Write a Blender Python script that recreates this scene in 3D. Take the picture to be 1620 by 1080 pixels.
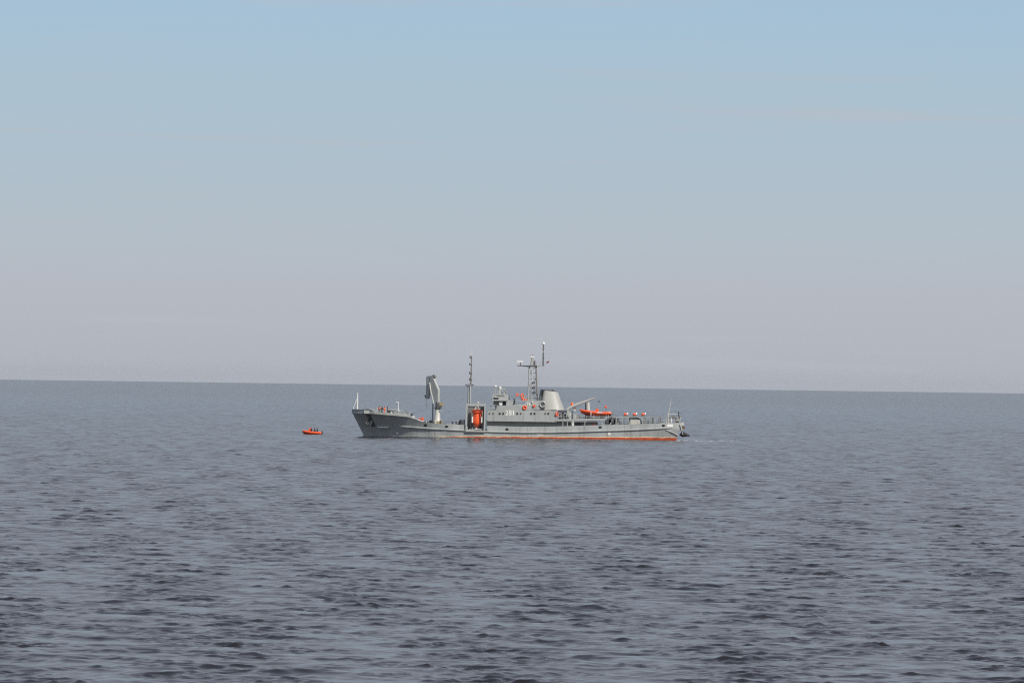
import bpy, bmesh, math, random
import numpy as np
from mathutils import Vector, Matrix

random.seed(7); np.random.seed(11)
for o in list(bpy.data.objects): bpy.data.objects.remove(o, do_unlink=True)
scn = bpy.context.scene
COL = scn.collection
R_ = math.radians

# ------------------------------------------------------------------ camera
FPX = 8000.0                    # focal length in photograph pixels (1620 wide)
CAM_H = 13.1
ROLL = 0.0136
EYE_Y = 596.0                   # eye level in the photograph at its middle column
EARTH = 7.4e6                   # earth radius with refraction
cam_d = bpy.data.cameras.new('camera')
cam_d.sensor_width = 36.0; cam_d.lens = 36.0*FPX/1620.0
cam_d.clip_start = 1.0; cam_d.clip_end = 80000.0
cam = bpy.data.objects.new('camera', cam_d); COL.objects.link(cam)
pitch = math.atan((EYE_Y-540.0)/FPX)
CAMROT = Matrix.Rotation(math.pi/2+pitch, 4, 'X') @ Matrix.Rotation(ROLL, 4, 'Z')
cam.matrix_world = Matrix.Translation((0, 0, CAM_H)) @ CAMROT
scn.camera = cam

# ------------------------------------------------------------------ world, sun, exposure
SUN_EL, SUN_AZ = R_(43.0), R_(139.0)      # azimuth clockwise from +Y
SUN_STRENGTH = 3.9
w = bpy.data.worlds.new('World'); scn.world = w; w.use_nodes = True
nt = w.node_tree; nt.nodes.clear()
out = nt.nodes.new('ShaderNodeOutputWorld'); bg = nt.nodes.new('ShaderNodeBackground')
sky = nt.nodes.new('ShaderNodeTexSky'); sky.sky_type = 'NISHITA'
sky.sun_disc = False; sky.sun_elevation = SUN_EL; sky.sun_rotation = SUN_AZ
sky.altitude = 0.0; sky.air_density = 1.0; sky.dust_density = 1.5; sky.ozone_density = 2.0
bg.inputs['Strength'].default_value = 0.103
# low-lying haze of a calm sea day: the sky pales towards the horizon all the way round
L = nt.links.new
tc = nt.nodes.new('ShaderNodeTexCoord'); sx = nt.nodes.new('ShaderNodeSeparateXYZ')
L(tc.outputs['Generated'], sx.inputs['Vector'])
def ramp(stops):
    r = nt.nodes.new('ShaderNodeValToRGB'); e = r.color_ramp.elements
    while len(e) < len(stops): e.new(0.5)
    for k, (p, c) in enumerate(stops): e[k].position = p; e[k].color = (*c, 1)
    return r
def lin(r, g, b): return tuple(((v/255)/12.92 if v < 11 else ((v/255+0.055)/1.055)**2.4) for v in (r, g, b))
sq = nt.nodes.new('ShaderNodeMath'); sq.operation = 'POWER'; sq.inputs[1].default_value = 0.5; sq.use_clamp = True
L(sx.outputs['Z'], sq.inputs[0])              # square root of the height spreads the low sky over the ramp
hc = ramp([(0.0, lin(172, 176, 185)), (0.13, lin(179, 184, 193)), (0.17, lin(177, 189, 199)), (0.235, lin(169, 191, 206)), (0.272, lin(162, 190, 212)), (0.315, lin(173, 180, 193)), (0.6, lin(168, 170, 182))])
hf = ramp([(0.0, (1, 1, 1)), (0.3, (0.95,)*3), (0.5, (0.85,)*3), (0.75, (0.3,)*3), (1.0, (0.15,)*3)])
L(sq.outputs[0], hc.inputs['Fac']); L(sq.outputs[0], hf.inputs['Fac'])
sc10 = nt.nodes.new('ShaderNodeVectorMath'); sc10.operation = 'SCALE'; sc10.inputs['Scale'].default_value = 10.0
L(hc.outputs['Color'], sc10.inputs[0])
mh = nt.nodes.new('ShaderNodeMixRGB'); L(hf.outputs['Color'], mh.inputs['Fac']); L(sky.outputs['Color'], mh.inputs['Color1']); L(sc10.outputs[0], mh.inputs['Color2'])
# very thin cirrus streaks, all round the sky
mp = nt.nodes.new('ShaderNodeMapping'); mp.inputs['Scale'].default_value = (9.0, 9.0, 230.0); mp.inputs['Location'].default_value = (0, 0, 3.6)
ns = nt.nodes.new('ShaderNodeTexNoise'); ns.inputs['Scale'].default_value = 1.0; ns.inputs['Detail'].default_value = 5.0
L(tc.outputs['Generated'], mp.inputs['Vector']); L(mp.outputs['Vector'], ns.inputs['Vector'])
rp = ramp([(0.56, (0, 0, 0)), (0.80, (0.65,)*3)]); L(ns.outputs['Fac'], rp.inputs['Fac'])
mx = nt.nodes.new('ShaderNodeMixRGB'); mx.inputs['Color2'].default_value = (4.9, 4.95, 5.3, 1)
L(rp.outputs['Color'], mx.inputs['Fac']); L(mh.outputs['Color'], mx.inputs['Color1'])
L(mx.outputs['Color'], bg.inputs['Color']); L(bg.outputs['Background'], out.inputs['Surface'])

sun_d = bpy.data.lights.new('sun', 'SUN'); sun_d.energy = SUN_STRENGTH; sun_d.angle = R_(0.53); sun_d.color = (1.0, 0.94, 0.85)
sun = bpy.data.objects.new('sun', sun_d); COL.objects.link(sun)
sv = Vector((math.sin(SUN_AZ)*math.cos(SUN_EL), math.cos(SUN_AZ)*math.cos(SUN_EL), math.sin(SUN_EL)))
sun.rotation_euler = sv.to_track_quat('Z', 'Y').to_euler(); sun.location = sv*300

vs = scn.view_settings
vs.view_transform = 'Standard'; vs.look = 'None'; vs.gamma = 1.0; vs.use_curve_mapping = False
vs.exposure = 0.0
scn.render.engine = 'CYCLES'
scn.cycles.use_denoising = False
scn.cycles.filter_width = 1.15
scn.cycles.max_bounces = 6; scn.cycles.volume_bounces = 1
scn.cycles.sample_clamp_indirect = 4.0

# ------------------------------------------------------------------ materials
MATS = {}
def mat(name, col, rough=0.5, vary=0.12, scale=0.8, stretch=(1, 1, 0.35), metal=0.0, dirt=None, dirt_amt=0.0):
    m = bpy.data.materials.new(name); m.use_nodes = True; t = m.node_tree; b = t.nodes['Principled BSDF']
    b.inputs['Roughness'].default_value = rough; b.inputs['Metallic'].default_value = metal
    c = t.nodes.new('ShaderNodeTexCoord'); p = t.nodes.new('ShaderNodeMapping'); p.inputs['Scale'].default_value = stretch
    n = t.nodes.new('ShaderNodeTexNoise'); n.inputs['Scale'].default_value = scale; n.inputs['Detail'].default_value = 6; n.inputs['Roughness'].default_value = 0.62
    r = t.nodes.new('ShaderNodeMapRange'); r.inputs['From Min'].default_value = 0.3; r.inputs['From Max'].default_value = 0.7
    r.inputs['To Min'].default_value = 1-vary; r.inputs['To Max'].default_value = 1+vary
    mul = t.nodes.new('ShaderNodeVectorMath'); mul.operation = 'SCALE'; mul.inputs[0].default_value = col
    t.links.new(c.outputs['Object'], p.inputs['Vector']); t.links.new(p.outputs['Vector'], n.inputs['Vector'])
    t.links.new(n.outputs['Fac'], r.inputs['Value']); t.links.new(r.outputs['Result'], mul.inputs['Scale'])
    src = mul.outputs['Vector']
    if dirt:
        p2 = t.nodes.new('ShaderNodeMapping'); p2.inputs['Scale'].default_value = (1.6, 1.6, 0.12)
        n2 = t.nodes.new('ShaderNodeTexNoise'); n2.inputs['Scale'].default_value = 1.1; n2.inputs['Detail'].default_value = 8
        r2 = t.nodes.new('ShaderNodeMapRange'); r2.inputs['From Min'].default_value = 0.56; r2.inputs['From Max'].default_value = 0.78
        r2.inputs['To Max'].default_value = dirt_amt
        mm = t.nodes.new('ShaderNodeMixRGB'); mm.inputs['Color2'].default_value = (*dirt, 1)
        t.links.new(c.outputs['Object'], p2.inputs['Vector']); t.links.new(p2.outputs['Vector'], n2.inputs['Vector'])
        t.links.new(n2.outputs['Fac'], r2.inputs['Value']); t.links.new(r2.outputs['Result'], mm.inputs['Fac'])
        t.links.new(src, mm.inputs['Color1']); src = mm.outputs['Color']
    t.links.new(src, b.inputs['Base Color'])
    MATS[name] = m; return m
GREY = mat('naval_grey_paint', (0.37, 0.395, 0.388), 0.45, 0.15, 0.45, dirt=(0.19, 0.14, 0.10), dirt_amt=0.55)
GREY2 = mat('light_grey_paint', (0.40, 0.42, 0.40), 0.4, 0.08, 0.7, dirt=(0.25, 0.2, 0.16), dirt_amt=0.25)
PALE = mat('pale_grey_paint', (0.52, 0.52, 0.48), 0.4, 0.08, 0.9, dirt=(0.3, 0.24, 0.16), dirt_amt=0.3)
FUN = mat('warm_grey_paint', (0.375, 0.38, 0.35), 0.38, 0.07, 0.6, dirt=(0.25, 0.22, 0.18), dirt_amt=0.3)
DGREY = mat('dark_grey_paint', (0.09, 0.095, 0.10), 0.5, 0.15)
DECK = mat('deck_paint', (0.20, 0.21, 0.20), 0.7, 0.15)
BLACK = mat('black_rubber', (0.012, 0.012, 0.014), 0.6, 0.2)
RED = mat('red_boot_paint', (0.52, 0.085, 0.035), 0.55, 0.3, 0.7, dirt=(0.2, 0.11, 0.08), dirt_amt=0.4)
CREAM = mat('cream_line_paint', (0.76, 0.60, 0.38), 0.6, 0.3, 0.8, dirt=(0.34, 0.26, 0.2), dirt_amt=0.8)
WHITE = mat('white_paint', (0.78, 0.77, 0.74), 0.4, 0.05)
NUMW = mat('white_number_paint', (0.82, 0.81, 0.78), 0.5, 0.03)
ORANGE = mat('orange_gel_coat', (0.93, 0.125, 0.035), 0.35, 0.1, 1.4)
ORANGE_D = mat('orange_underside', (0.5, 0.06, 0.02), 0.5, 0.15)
VEST = mat('orange_fabric', (0.85, 0.13, 0.03), 0.8, 0.15, 6)
CLOTH = mat('dark_clothing', (0.018, 0.02, 0.03), 0.85, 0.2, 5)
SKIN = mat('skin', (0.45, 0.26, 0.18), 0.55, 0.05, 5)
GLASS = mat('window_glass', (0.012, 0.014, 0.018), 0.08, 0.05)
OCHRE = mat('ochre_paint', (0.34, 0.27, 0.14), 0.5, 0.25, 2)
RUST = mat('worn_brown', (0.16, 0.085, 0.05), 0.7, 0.3, 2)
STEEL = mat('weathered_steel', (0.22, 0.21, 0.19), 0.5, 0.25, 2)
TARP = mat('pale_canvas', (0.55, 0.55, 0.50), 0.85, 0.12, 1.5)
ROPE = mat('rope_fibre', (0.3, 0.28, 0.25), 0.8, 0.1, 4)
REDF = mat('red_cloth', (0.22, 0.025, 0.03), 0.8, 0.1, 4)

# ------------------------------------------------------------------ ship coordinates
MPP = 72.6/534.0                # metres per photograph pixel in the plane of the ship's port side
PX0, PY0 = 823.0, 694.3         # pixel of the ship's local origin (waterline amidships)
def P(px, py):
    dx, dy = px-PX0, PY0-py
    return ((dx-ROLL*dy)*MPP, (dy+ROLL*dx)*MPP)
def X(px, py=680.0): return P(px, py)[0]
def Zp(px, py): return P(px, py)[1]
def unproject(px, py, dist):
    d = CAMROT.to_3x3() @ Vector(((px-810)/FPX, -(py-540)/FPX, -1.0))
    return Vector((0, 0, CAM_H)) + d*(dist/d.y)
DIST = FPX*MPP
ship_loc = unproject(PX0, PY0, DIST); ship_loc.y += 5.9
ship_loc.z = -DIST*DIST/(2*EARTH)
print('ship at', ship_loc, 'sea ray z', unproject(PX0, PY0, DIST).z)

# ------------------------------------------------------------------ geometry helper
class G:
    def __init__(s): s.v = []; s.f = []
    def add(s, v, f):
        o = len(s.v); s.v += [tuple(a) for a in v]; s.f += [tuple(i+o for i in q) for q in f]; return s
    def box(s, x0, x1, y0, y1, z0, z1):
        x0, x1 = min(x0, x1), max(x0, x1); y0, y1 = min(y0, y1), max(y0, y1); z0, z1 = min(z0, z1), max(z0, z1)
        v = [(x0,y0,z0),(x1,y0,z0),(x1,y1,z0),(x0,y1,z0),(x0,y0,z1),(x1,y0,z1),(x1,y1,z1),(x0,y1,z1)]
        return s.add(v, [(0,3,2,1),(4,5,6,7),(0,1,5,4),(1,2,6,5),(2,3,7,6),(3,0,4,7)])
    def pbox(s, px0, py0, px1, py1, y0, y1):
        xc, yc = (px0+px1)/2, (py0+py1)/2
        return s.box(X(px0, yc), X(px1, yc), y0, y1, Zp(xc, py0), Zp(xc, py1))
    def prism(s, pts, y0, y1, raw=False):
        q = pts if raw else [P(*p) for p in pts]
        a = sum(q[i][0]*q[(i+1) % len(q)][1]-q[(i+1) % len(q)][0]*q[i][1] for i in range(len(q)))
        if a < 0: q = q[::-1]
        n = len(q); v = [(x, y0, z) for x, z in q]+[(x, y1, z) for x, z in q]
        f = [tuple(range(n)), tuple(range(2*n-1, n-1, -1))]+[(i, i+n, (i+1) % n+n, (i+1) % n) for i in range(n)]
        return s.add(v, f)
    def tube(s, pts, r, n=8, caps=True):
        pts = [Vector(p) for p in pts]
        rs = r if isinstance(r, (list, tuple)) else [r]*len(pts)
        v = []; f = []; prev = None
        for i, p in enumerate(pts):
            t = (pts[min(i+1, len(pts)-1)]-pts[max(i-1, 0)]).normalized()
            if prev is None:
                u = t.orthogonal().normalized()
            else:
                u = (prev-t*prev.dot(t)); u = u.normalized() if u.length > 1e-6 else t.orthogonal().normalized()
            prev = u; b = t.cross(u)
            for k in range(n):
                a = 2*math.pi*k/n; v.append(p+(u*math.cos(a)+b*math.sin(a))*rs[i])
        for i in range(len(pts)-1):
            for k in range(n):
                f.append((i*n+k, i*n+(k+1) % n, (i+1)*n+(k+1) % n, (i+1)*n+k))
        if caps:
            f.append(tuple(range(n-1, -1, -1))); f.append(tuple((len(pts)-1)*n+k for k in range(n)))
        return s.add(v, f)
    def ptube(s, pts, y, r, n=8):
        q = []
        for p in pts:
            x, z = P(p[0], p[1]); q.append((x, p[2] if len(p) > 2 else y, z))
        return s.tube(q, r, n)
    def lathe(s, prof, c, n=16):      # prof: (radius, z) about the vertical line through c
        v = []; f = []; m = len(prof)
        for r, z in prof:
            for k in range(n):
                a = 2*math.pi*k/n; v.append((c[0]+max(r, 1e-3)*math.cos(a), c[1]+max(r, 1e-3)*math.sin(a), c[2]+z))
        for i in range(m-1):
            for k in range(n): f.append((i*n+k, i*n+(k+1) % n, (i+1)*n+(k+1) % n, (i+1)*n+k))
        f.append(tuple(range(n-1, -1, -1))); f.append(tuple((m-1)*n+k for k in range(n)))
        return s.add(v, f)
    def ball(s, c, r, n=12, sc=(1, 1, 1)):
        prof = [(math.sin(math.pi*i/8), -math.cos(math.pi*i/8)) for i in range(9)]
        g = G().lathe(prof, (0, 0, 0), n)
        return s.add([(c[0]+a*r*sc[0], c[1]+b*r*sc[1], c[2]+d*r*sc[2]) for a, b, d in g.v], g.f)
    def torus(s, c, R, r, axis='Y', n=20, m=8, tilt=0.0):
        v = []; f = []
        for i in range(n):
            a = 2*math.pi*i/n
            for k in range(m):
                b = 2*math.pi*k/m; q = R+r*math.cos(b); h = r*math.sin(b)
                p = Vector((q*math.cos(a), h, q*math.sin(a)))
                if tilt: p = Matrix.Rotation(tilt, 3, 'Z') @ p
                v.append((c[0]+p.x, c[1]+p.y, c[2]+p.z))
        for i in range(n):
            for k in range(m): f.append((i*m+k, ((i+1) % n)*m+k, ((i+1) % n)*m+(k+1) % m, i*m+(k+1) % m))
        return s.add(v, f)
    def disc(s, c, r, t=0.05, n=16, sx=1.0):     # a short drum facing the camera (axis Y)
        return s.prism([(c[0]+sx*r*math.cos(2*math.pi*k/n), c[2]+r*math.sin(2*math.pi*k/n)) for k in range(n)], c[1], c[1]+t, raw=True)
    def move(s, d): s.v = [(a+d[0], b+d[1], c+d[2]) for a, b, c in s.v]; return s
    def xform(s, M): s.v = [tuple(M @ Vector(p)) for p in s.v]; return s
    def obj(s, name, m, parent=None, loc=None, smooth=False):
        me = bpy.data.meshes.new(name); me.from_pydata(s.v, [], s.f); me.validate()
        bm = bmesh.new(); bm.from_mesh(me); bmesh.ops.recalc_face_normals(bm, faces=bm.faces); bm.to_mesh(me); bm.free()
        if m: me.materials.append(m)
        if smooth:
            me.polygons.foreach_set('use_smooth', [True]*len(me.polygons))
            me.set_sharp_from_angle(angle=R_(38))
        o = bpy.data.objects.new(name, me); COL.objects.link(o)
        if parent: o.parent = parent
        if loc is not None: o.location = loc
        return o
def tag(o, label=None, cat=None, group=None, kind=None):
    if label: o['label'] = label
    if cat: o['category'] = cat
    if group: o['group'] = group
    if kind: o['kind'] = kind
    return o
def empty(name, loc, parent=None):
    o = bpy.data.objects.new(name, None); o.empty_display_size = 0.3; COL.objects.link(o); o.location = loc
    if parent: o.parent = parent
    return o
def local(px, py, y): x, z = P(px, py); return Vector((x, y, z))
def world(px, py, y): return ship_loc+local(px, py, y)
def lerp(tab, x):
    return float(np.interp(x, [a for a, b in tab], [b for a, b in tab]))

# ================================================================== THE SEA
def build_sea():
    half = R_(6.6)
    a_f = np.linspace(-half, half, 330)
    step = a_f[1]-a_f[0]
    side = []; a = half; s = step
    while a < math.pi-0.02:
        s = min(s*1.6, 0.16); a += s; side.append(min(a, math.pi))
    side = np.array(side); side[-1] = math.pi
    ang = np.concatenate([-side[::-1][1:], a_f, side])         # closes behind the camera
    rr = [3.0]
    while rr[-1] < 26000:
        r = rr[-1]
        if r < 198: d = max(0.5, (198-r)*0.06)
        elif r < 5000: d = float(np.interp(r, [198, 300, 500, 800, 1300, 2500, 5000], [0.18, 0.22, 0.35, 0.52, 0.92, 2.4, 9.0]))
        else: d = 6.5*(r/5000.0)**4
        rr.append(r+min(d, 900))
    rr = np.array(rr); dr = np.gradient(rr)
    A, Rr = np.meshgrid(ang, rr)
    da = np.gradient(ang)
    sp = np.maximum(dr[:, None]*0.9, Rr*np.abs(da)[None, :]*0.5)
    x0 = Rr*np.sin(A); y0 = Rr*np.cos(A)
    z = np.zeros_like(x0); dx = np.zeros_like(x0); dy = np.zeros_like(x0)
    rng = np.random.RandomState(5)
    N = 170
    # gusts: patches of livelier and of calmer ripples
    gust = np.zeros_like(x0)
    for q in range(9):
        kk = 2*math.pi/rng.uniform(3, 14); th = rng.uniform(0, 2*math.pi)
        gust += np.cos(kk*(np.cos(th)*x0+np.sin(th)*y0)+rng.uniform(0, 6.28))
    gust = np.clip(1.0+0.25*gust, 0.4, 2.3)
    lam = np.exp(rng.uniform(math.log(0.34), math.log(5.5), N))
    wind = R_(262.0)                                           # waves run roughly towards the camera
    for i in range(N):
        k = 2*math.pi/lam[i]
        spread = R_(36) if lam[i] > 3.0 else R_(46)
        th = wind+rng.normal()*spread
        slope = 0.152*math.sqrt(2.0/N)*(1.45 if lam[i] < 0.95 else 0.9 if lam[i] < 1.7 else 0.66)*(0.7+0.6*rng.rand())
        amp = slope/k
        kx, ky = k*math.cos(th), k*math.sin(th)
        at = np.clip((lam[i]/sp-2.0)/1.2, 0, 1)
        ph0 = rng.uniform(0, 2*math.pi)
        rows = np.nonzero(at.any(axis=1))[0]
        if not len(rows): continue
        S = slice(rows[0], rows[-1]+1)
        at = at[S]
        if lam[i] < 2.5: at = at*gust[S]
        ph = kx*x0[S]+ky*y0[S]+ph0
        sn = at*amp*np.sin(ph)
        z[S] += at*amp*np.cos(ph)
        dx[S] -= 1.25*math.cos(th)*sn; dy[S] -= 1.25*math.sin(th)*sn
    x = x0+dx; y = y0+dy
    z -= (x*x+y*y)/(2*EARTH)
    nr, na = x.shape
    co = np.stack([x, y, z], -1).reshape(-1, 3).astype(np.float32)
    i, j = np.meshgrid(np.arange(nr-1), np.arange(na-1), indexing='ij')
    q = np.stack([i*na+j, i*na+j+1, (i+1)*na+j+1, (i+1)*na+j], -1).reshape(-1, 4)[:, ::-1]
    me = bpy.data.meshes.new('sea')
    me.vertices.add(len(co)); me.vertices.foreach_set('co', co.ravel())
    me.loops.add(q.size); me.loops.foreach_set('vertex_index', q.ravel().astype(np.int32))
    me.polygons.add(len(q)); me.polygons.foreach_set('loop_start', np.arange(0, q.size, 4, dtype=np.int32))
    me.polygons.foreach_set('use_smooth', np.ones(len(q), dtype=bool))
    me.update(calc_edges=True)
    print('sea quads', len(q), nr, na)
    o = bpy.data.objects.new('sea', me); COL.objects.link(o); o['kind'] = 'structure'
    # water: dark body, sharp sky reflection, ripples too small for the mesh as normal relief
    m = bpy.data.materials.new('sea_water'); m.use_nodes = True; t = m.node_tree; b = t.nodes['Principled BSDF']
    b.inputs['Base Color'].default_value = (0.018, 0.0165, 0.018, 1)
    b.inputs['Roughness'].default_value = 0.16; b.inputs['IOR'].default_value = 1.333
    geo = t.nodes.new('ShaderNodeNewGeometry')
    def slopes(scale, stretch, amp, detail):
        mp = t.nodes.new('ShaderNodeMapping'); mp.inputs['Scale'].default_value = stretch
        mp.inputs['Rotation'].default_value = (0, 0, R_(-7))
        n = t.nodes.new('ShaderNodeTexNoise'); n.inputs['Scale'].default_value = scale; n.inputs['Detail'].default_value = detail; n.inputs['Roughness'].default_value = 0.6
        s = t.nodes.new('ShaderNodeVectorMath'); s.operation = 'SUBTRACT'; s.inputs[1].default_value = (0.5, 0.5, 0.5)
        k = t.nodes.new('ShaderNodeVectorMath'); k.operation = 'MULTIPLY'; k.inputs[1].default_value = amp
        t.links.new(geo.outputs['Position'], mp.inputs['Vector']); t.links.new(mp.outputs['Vector'], n.inputs['Vector'])
        t.links.new(n.outputs['Color'], s.inputs[0]); t.links.new(s.outputs[0], k.inputs[0])
        return k.outputs[0]
    s1 = slopes(4.5, (0.9, 1.0, 0.0), (0.05, 0.05, 0), 3)
    # beyond the finely meshed water the larger waves too are carried by the normal
    s2 = slopes(0.7, (0.8, 1.0, 0.0), (1.1, 1.7, 0), 4)
    ln = t.nodes.new('ShaderNodeVectorMath'); ln.operation = 'LENGTH'; t.links.new(geo.outputs['Position'], ln.inputs[0])
    mr = t.nodes.new('ShaderNodeMapRange'); mr.inputs['From Min'].default_value = 600; mr.inputs['From Max'].default_value = 3000
    t.links.new(ln.outputs['Value'], mr.inputs['Value'])
    k2 = t.nodes.new('ShaderNodeVectorMath'); k2.operation = 'SCALE'; t.links.new(s2, k2.inputs[0]); t.links.new(mr.outputs['Result'], k2.inputs['Scale'])
    a2 = t.nodes.new('ShaderNodeVectorMath'); a2.operation = 'ADD'; t.links.new(s1, a2.inputs[0]); t.links.new(k2.outputs[0], a2.inputs[1]); s1 = a2.outputs[0]
    ad = t.nodes.new('ShaderNodeVectorMath'); ad.operation = 'ADD'
    nn = t.nodes.new('ShaderNodeVectorMath'); nn.operation = 'NORMALIZE'
    t.links.new(geo.outputs['Normal'], ad.inputs[0]); t.links.new(s1, ad.inputs[1])
    t.links.new(ad.outputs[0], nn.inputs[0]); t.links.new(nn.outputs[0], b.inputs['Normal'])
    me.materials.append(m)
    return o
build_sea()

# ================================================================== THE RESCUE SHIP
ship = empty('rescue_ship', ship_loc)
tag(ship, 'long grey naval rescue ship numbered 281 lying broadside on the sea', 'ship')

# ---- hull: stations (photograph pixel of the deck edge) and levels
TOPY = [(556,654.6),(575,655.0),(590,655.2),(600,656.2),(620,657.6),(645,660.3),(652,662.5),(666,668.2),(680,670.0),(700,671.4),(736.4,673.0),(736.8,682.0),(768.6,683.2),(769.0,674.4),(823,675.8),(870,675.6),(905,674.6),(950,673.2),(1000,671.9),(1045,670.4),(1078,669.6)]
STRY = [(556,668),(600,672.8),(622,675.0),(680,679.4),(735,682.2),(780,684.2),(823,685.2),(870,685.1),(900,684.4),(950,682.9),(1000,681.2),(1045,679.0),(1078,676.6)]
BD = [(556,0.12),(560,1.0),(566,2.0),(575,3.1),(590,4.4),(610,5.3),(640,5.85),(680,6.0),(1000,6.0),(1040,5.8),(1060,5.5),(1072,5.0),(1078,4.6)]
BW = [(556,0.06),(566,0.35),(575,0.8),(590,1.6),(610,2.75),(640,4.3),(680,5.45),(720,5.85),(800,5.95),(980,5.9),(1020,5.6),(1050,5.1),(1070,4.5),(1078,4.1)]
def z_at(tab, px): return Zp(px, lerp(tab, px))
def paint(px): return lerp([(556,-1.2),(640,-0.5),(690,0.02),(715,0.16),(740,0.22),(1078,0.58)], px)
ZD_BOW = z_at(TOPY, 556)
def stem_x(z):      # x of the stem at height z
    x0, _ = P(574.5, 690.8); x1, _ = P(556.3, 654.6)
    return x0+(x1-x0)*z/ZD_BOW if z > 0 else x0-0.25*z*0.6
def stern_x(z):
    xt, _ = P(1076.0, 672); zk = z_at(STRY, 1076)
    if z > zk: return xt
    f = max(0.0, min(1.0, z/zk)); return xt-(1-f)*0.75
XB, XE = P(556.3, 654.6)[0], P(1076, 672)[0]
def hull_pt(px, z, side=-1, off=0.0):
    t = (X(px, 672)-X(556.3, 672))/(X(1076, 672)-X(556.3, 672)); t = min(max(t, 0), 1)
    xa, xb = stem_x(z), stern_x(z)
    wb = (1-t)**3                                # stem rake fades along the hull
    x = (XB+t*(XE-XB)) + wb*(xa-XB) + (t**24)*(xb-XE)
    zd = z_at(TOPY, px); zk = z_at(STRY, px)
    bd, bw = lerp(BD, px), lerp(BW, px)
    if z <= 0: b = bw*(1-0.35*(z/-2.5)**2)
    else:
        f = min(z/zd, 1.0)
        fl = f**1.7 if px < 700 else min(1.0, f*1.6)
        b = bw+(bd-bw)*fl
    return (x, side*(b+off), z)
ST = list(np.concatenate([np.linspace(556.3, 600, 16), np.linspace(606, 700, 16), np.array([706, 712, 718, 724, 730, 736.3, 736.9, 744, 752, 760, 768.5, 769.1]), np.linspace(776, 1040, 28), np.linspace(1045, 1076, 9)]))
def skin(levels):    # levels: functions px -> z, bottom to top; both sides and the stern
    g = G(); nl = len(levels); ns_ = len(ST)
    for side in (-1, 1):
        v = []
        for px in ST:
            for f in levels: v.append(hull_pt(px, f(px), side))
        fa = [(i*nl+k, (i+1)*nl+k, (i+1)*nl+k+1, i*nl+k+1) for i in range(ns_-1) for k in range(nl-1)]
        g.add(v, fa)
    v = [hull_pt(1076, f(1076), s_) for f in levels for s_ in (-1, 1)]
    g.add(v, [(2*k, 2*k+1, 2*k+3, 2*k+2) for k in range(nl-1)])
    return g
def between(f0, f1, t): return lambda px: f0(px)*(1-t)+f1(px)*t
top_f = lambda px: z_at(TOPY, px)
pl = lambda px: paint(px)+0.035*math.sin(px*0.31)+0.03*math.sin(px*0.117+1)
pl2 = lambda px: pl(px)+0.15+0.05*math.sin(px*0.19+2)
hull = skin([between(pl2, top_f, k/9) for k in range(10)]).obj('hull', GREY, ship, smooth=True)
skin([lambda px: -2.5, lambda px: -1.3, lambda px: min(paint(px), 0)-0.1, pl]).obj('boot_topping', RED, hull, smooth=True)
skin([pl, pl2]).obj('waterline_stripe', CREAM, hull, smooth=True)
# deck sheet
v = []; f = []
for px in ST:
    z = Zp(px, lerp([q for q in TOPY if not 736.5 < q[0] < 768.9], px))-(0.0 if px < 650 else min(1.0, (px-650)/25)*0.85)
    a = hull_pt(px, z, -1, -0.06); b = hull_pt(px, z, 1, -0.06); v += [(a[0], a[1], z-0.02), (b[0], b[1], z-0.02)]
for i in range(len(ST)-1): f.append((2*i, 2*i+2, 2*i+3, 2*i+1))
G().add(v, f).obj('deck', DECK, hull)
# rubbing strake, both sides
for side in (-1, 1):
    g = G(); pxs = [p for p in np.linspace(623, 1064, 60)]
    v = []
    for px in pxs:
        z = z_at(STRY, px); x, y, _ = hull_pt(px, z, side)
        o = 0.24*min(1, (px-622)/6.0, (1066-px)/4+0.2)
        v += [(x, y-side*0.05, z-0.10), (x, y+side*o, z-0.06), (x, y+side*o, z+0.12), (x, y-side*0.05, z+0.24)]
    n = len(pxs)
    f = [(4*i+k, 4*i+4+k, 4*i+4+(k+1) % 4, 4*i+(k+1) % 4) for i in range(n-1) for k in range(4)]+[(0,1,2,3), (4*n-1,4*n-2,4*n-3,4*n-4)]
    g.add(v, f).obj('rubbing_strake', GREY, hull)
    # lower stern fender running down to the water
    a = hull_pt(1053, Zp(1053, 680.5), side); b = hull_pt(1076, Zp(1076, 690), side)
    G().tube([(a[0], a[1]+side*0.02, a[2]), ((a[0]+b[0])/2+0.3, (a[1]+b[1])/2+side*0.2, (a[2]+b[2])/2), (b[0]+0.15, b[1]+side*0.1, b[2])], 0.11, 6).obj('stern_fender', GREY2, hull)
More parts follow.
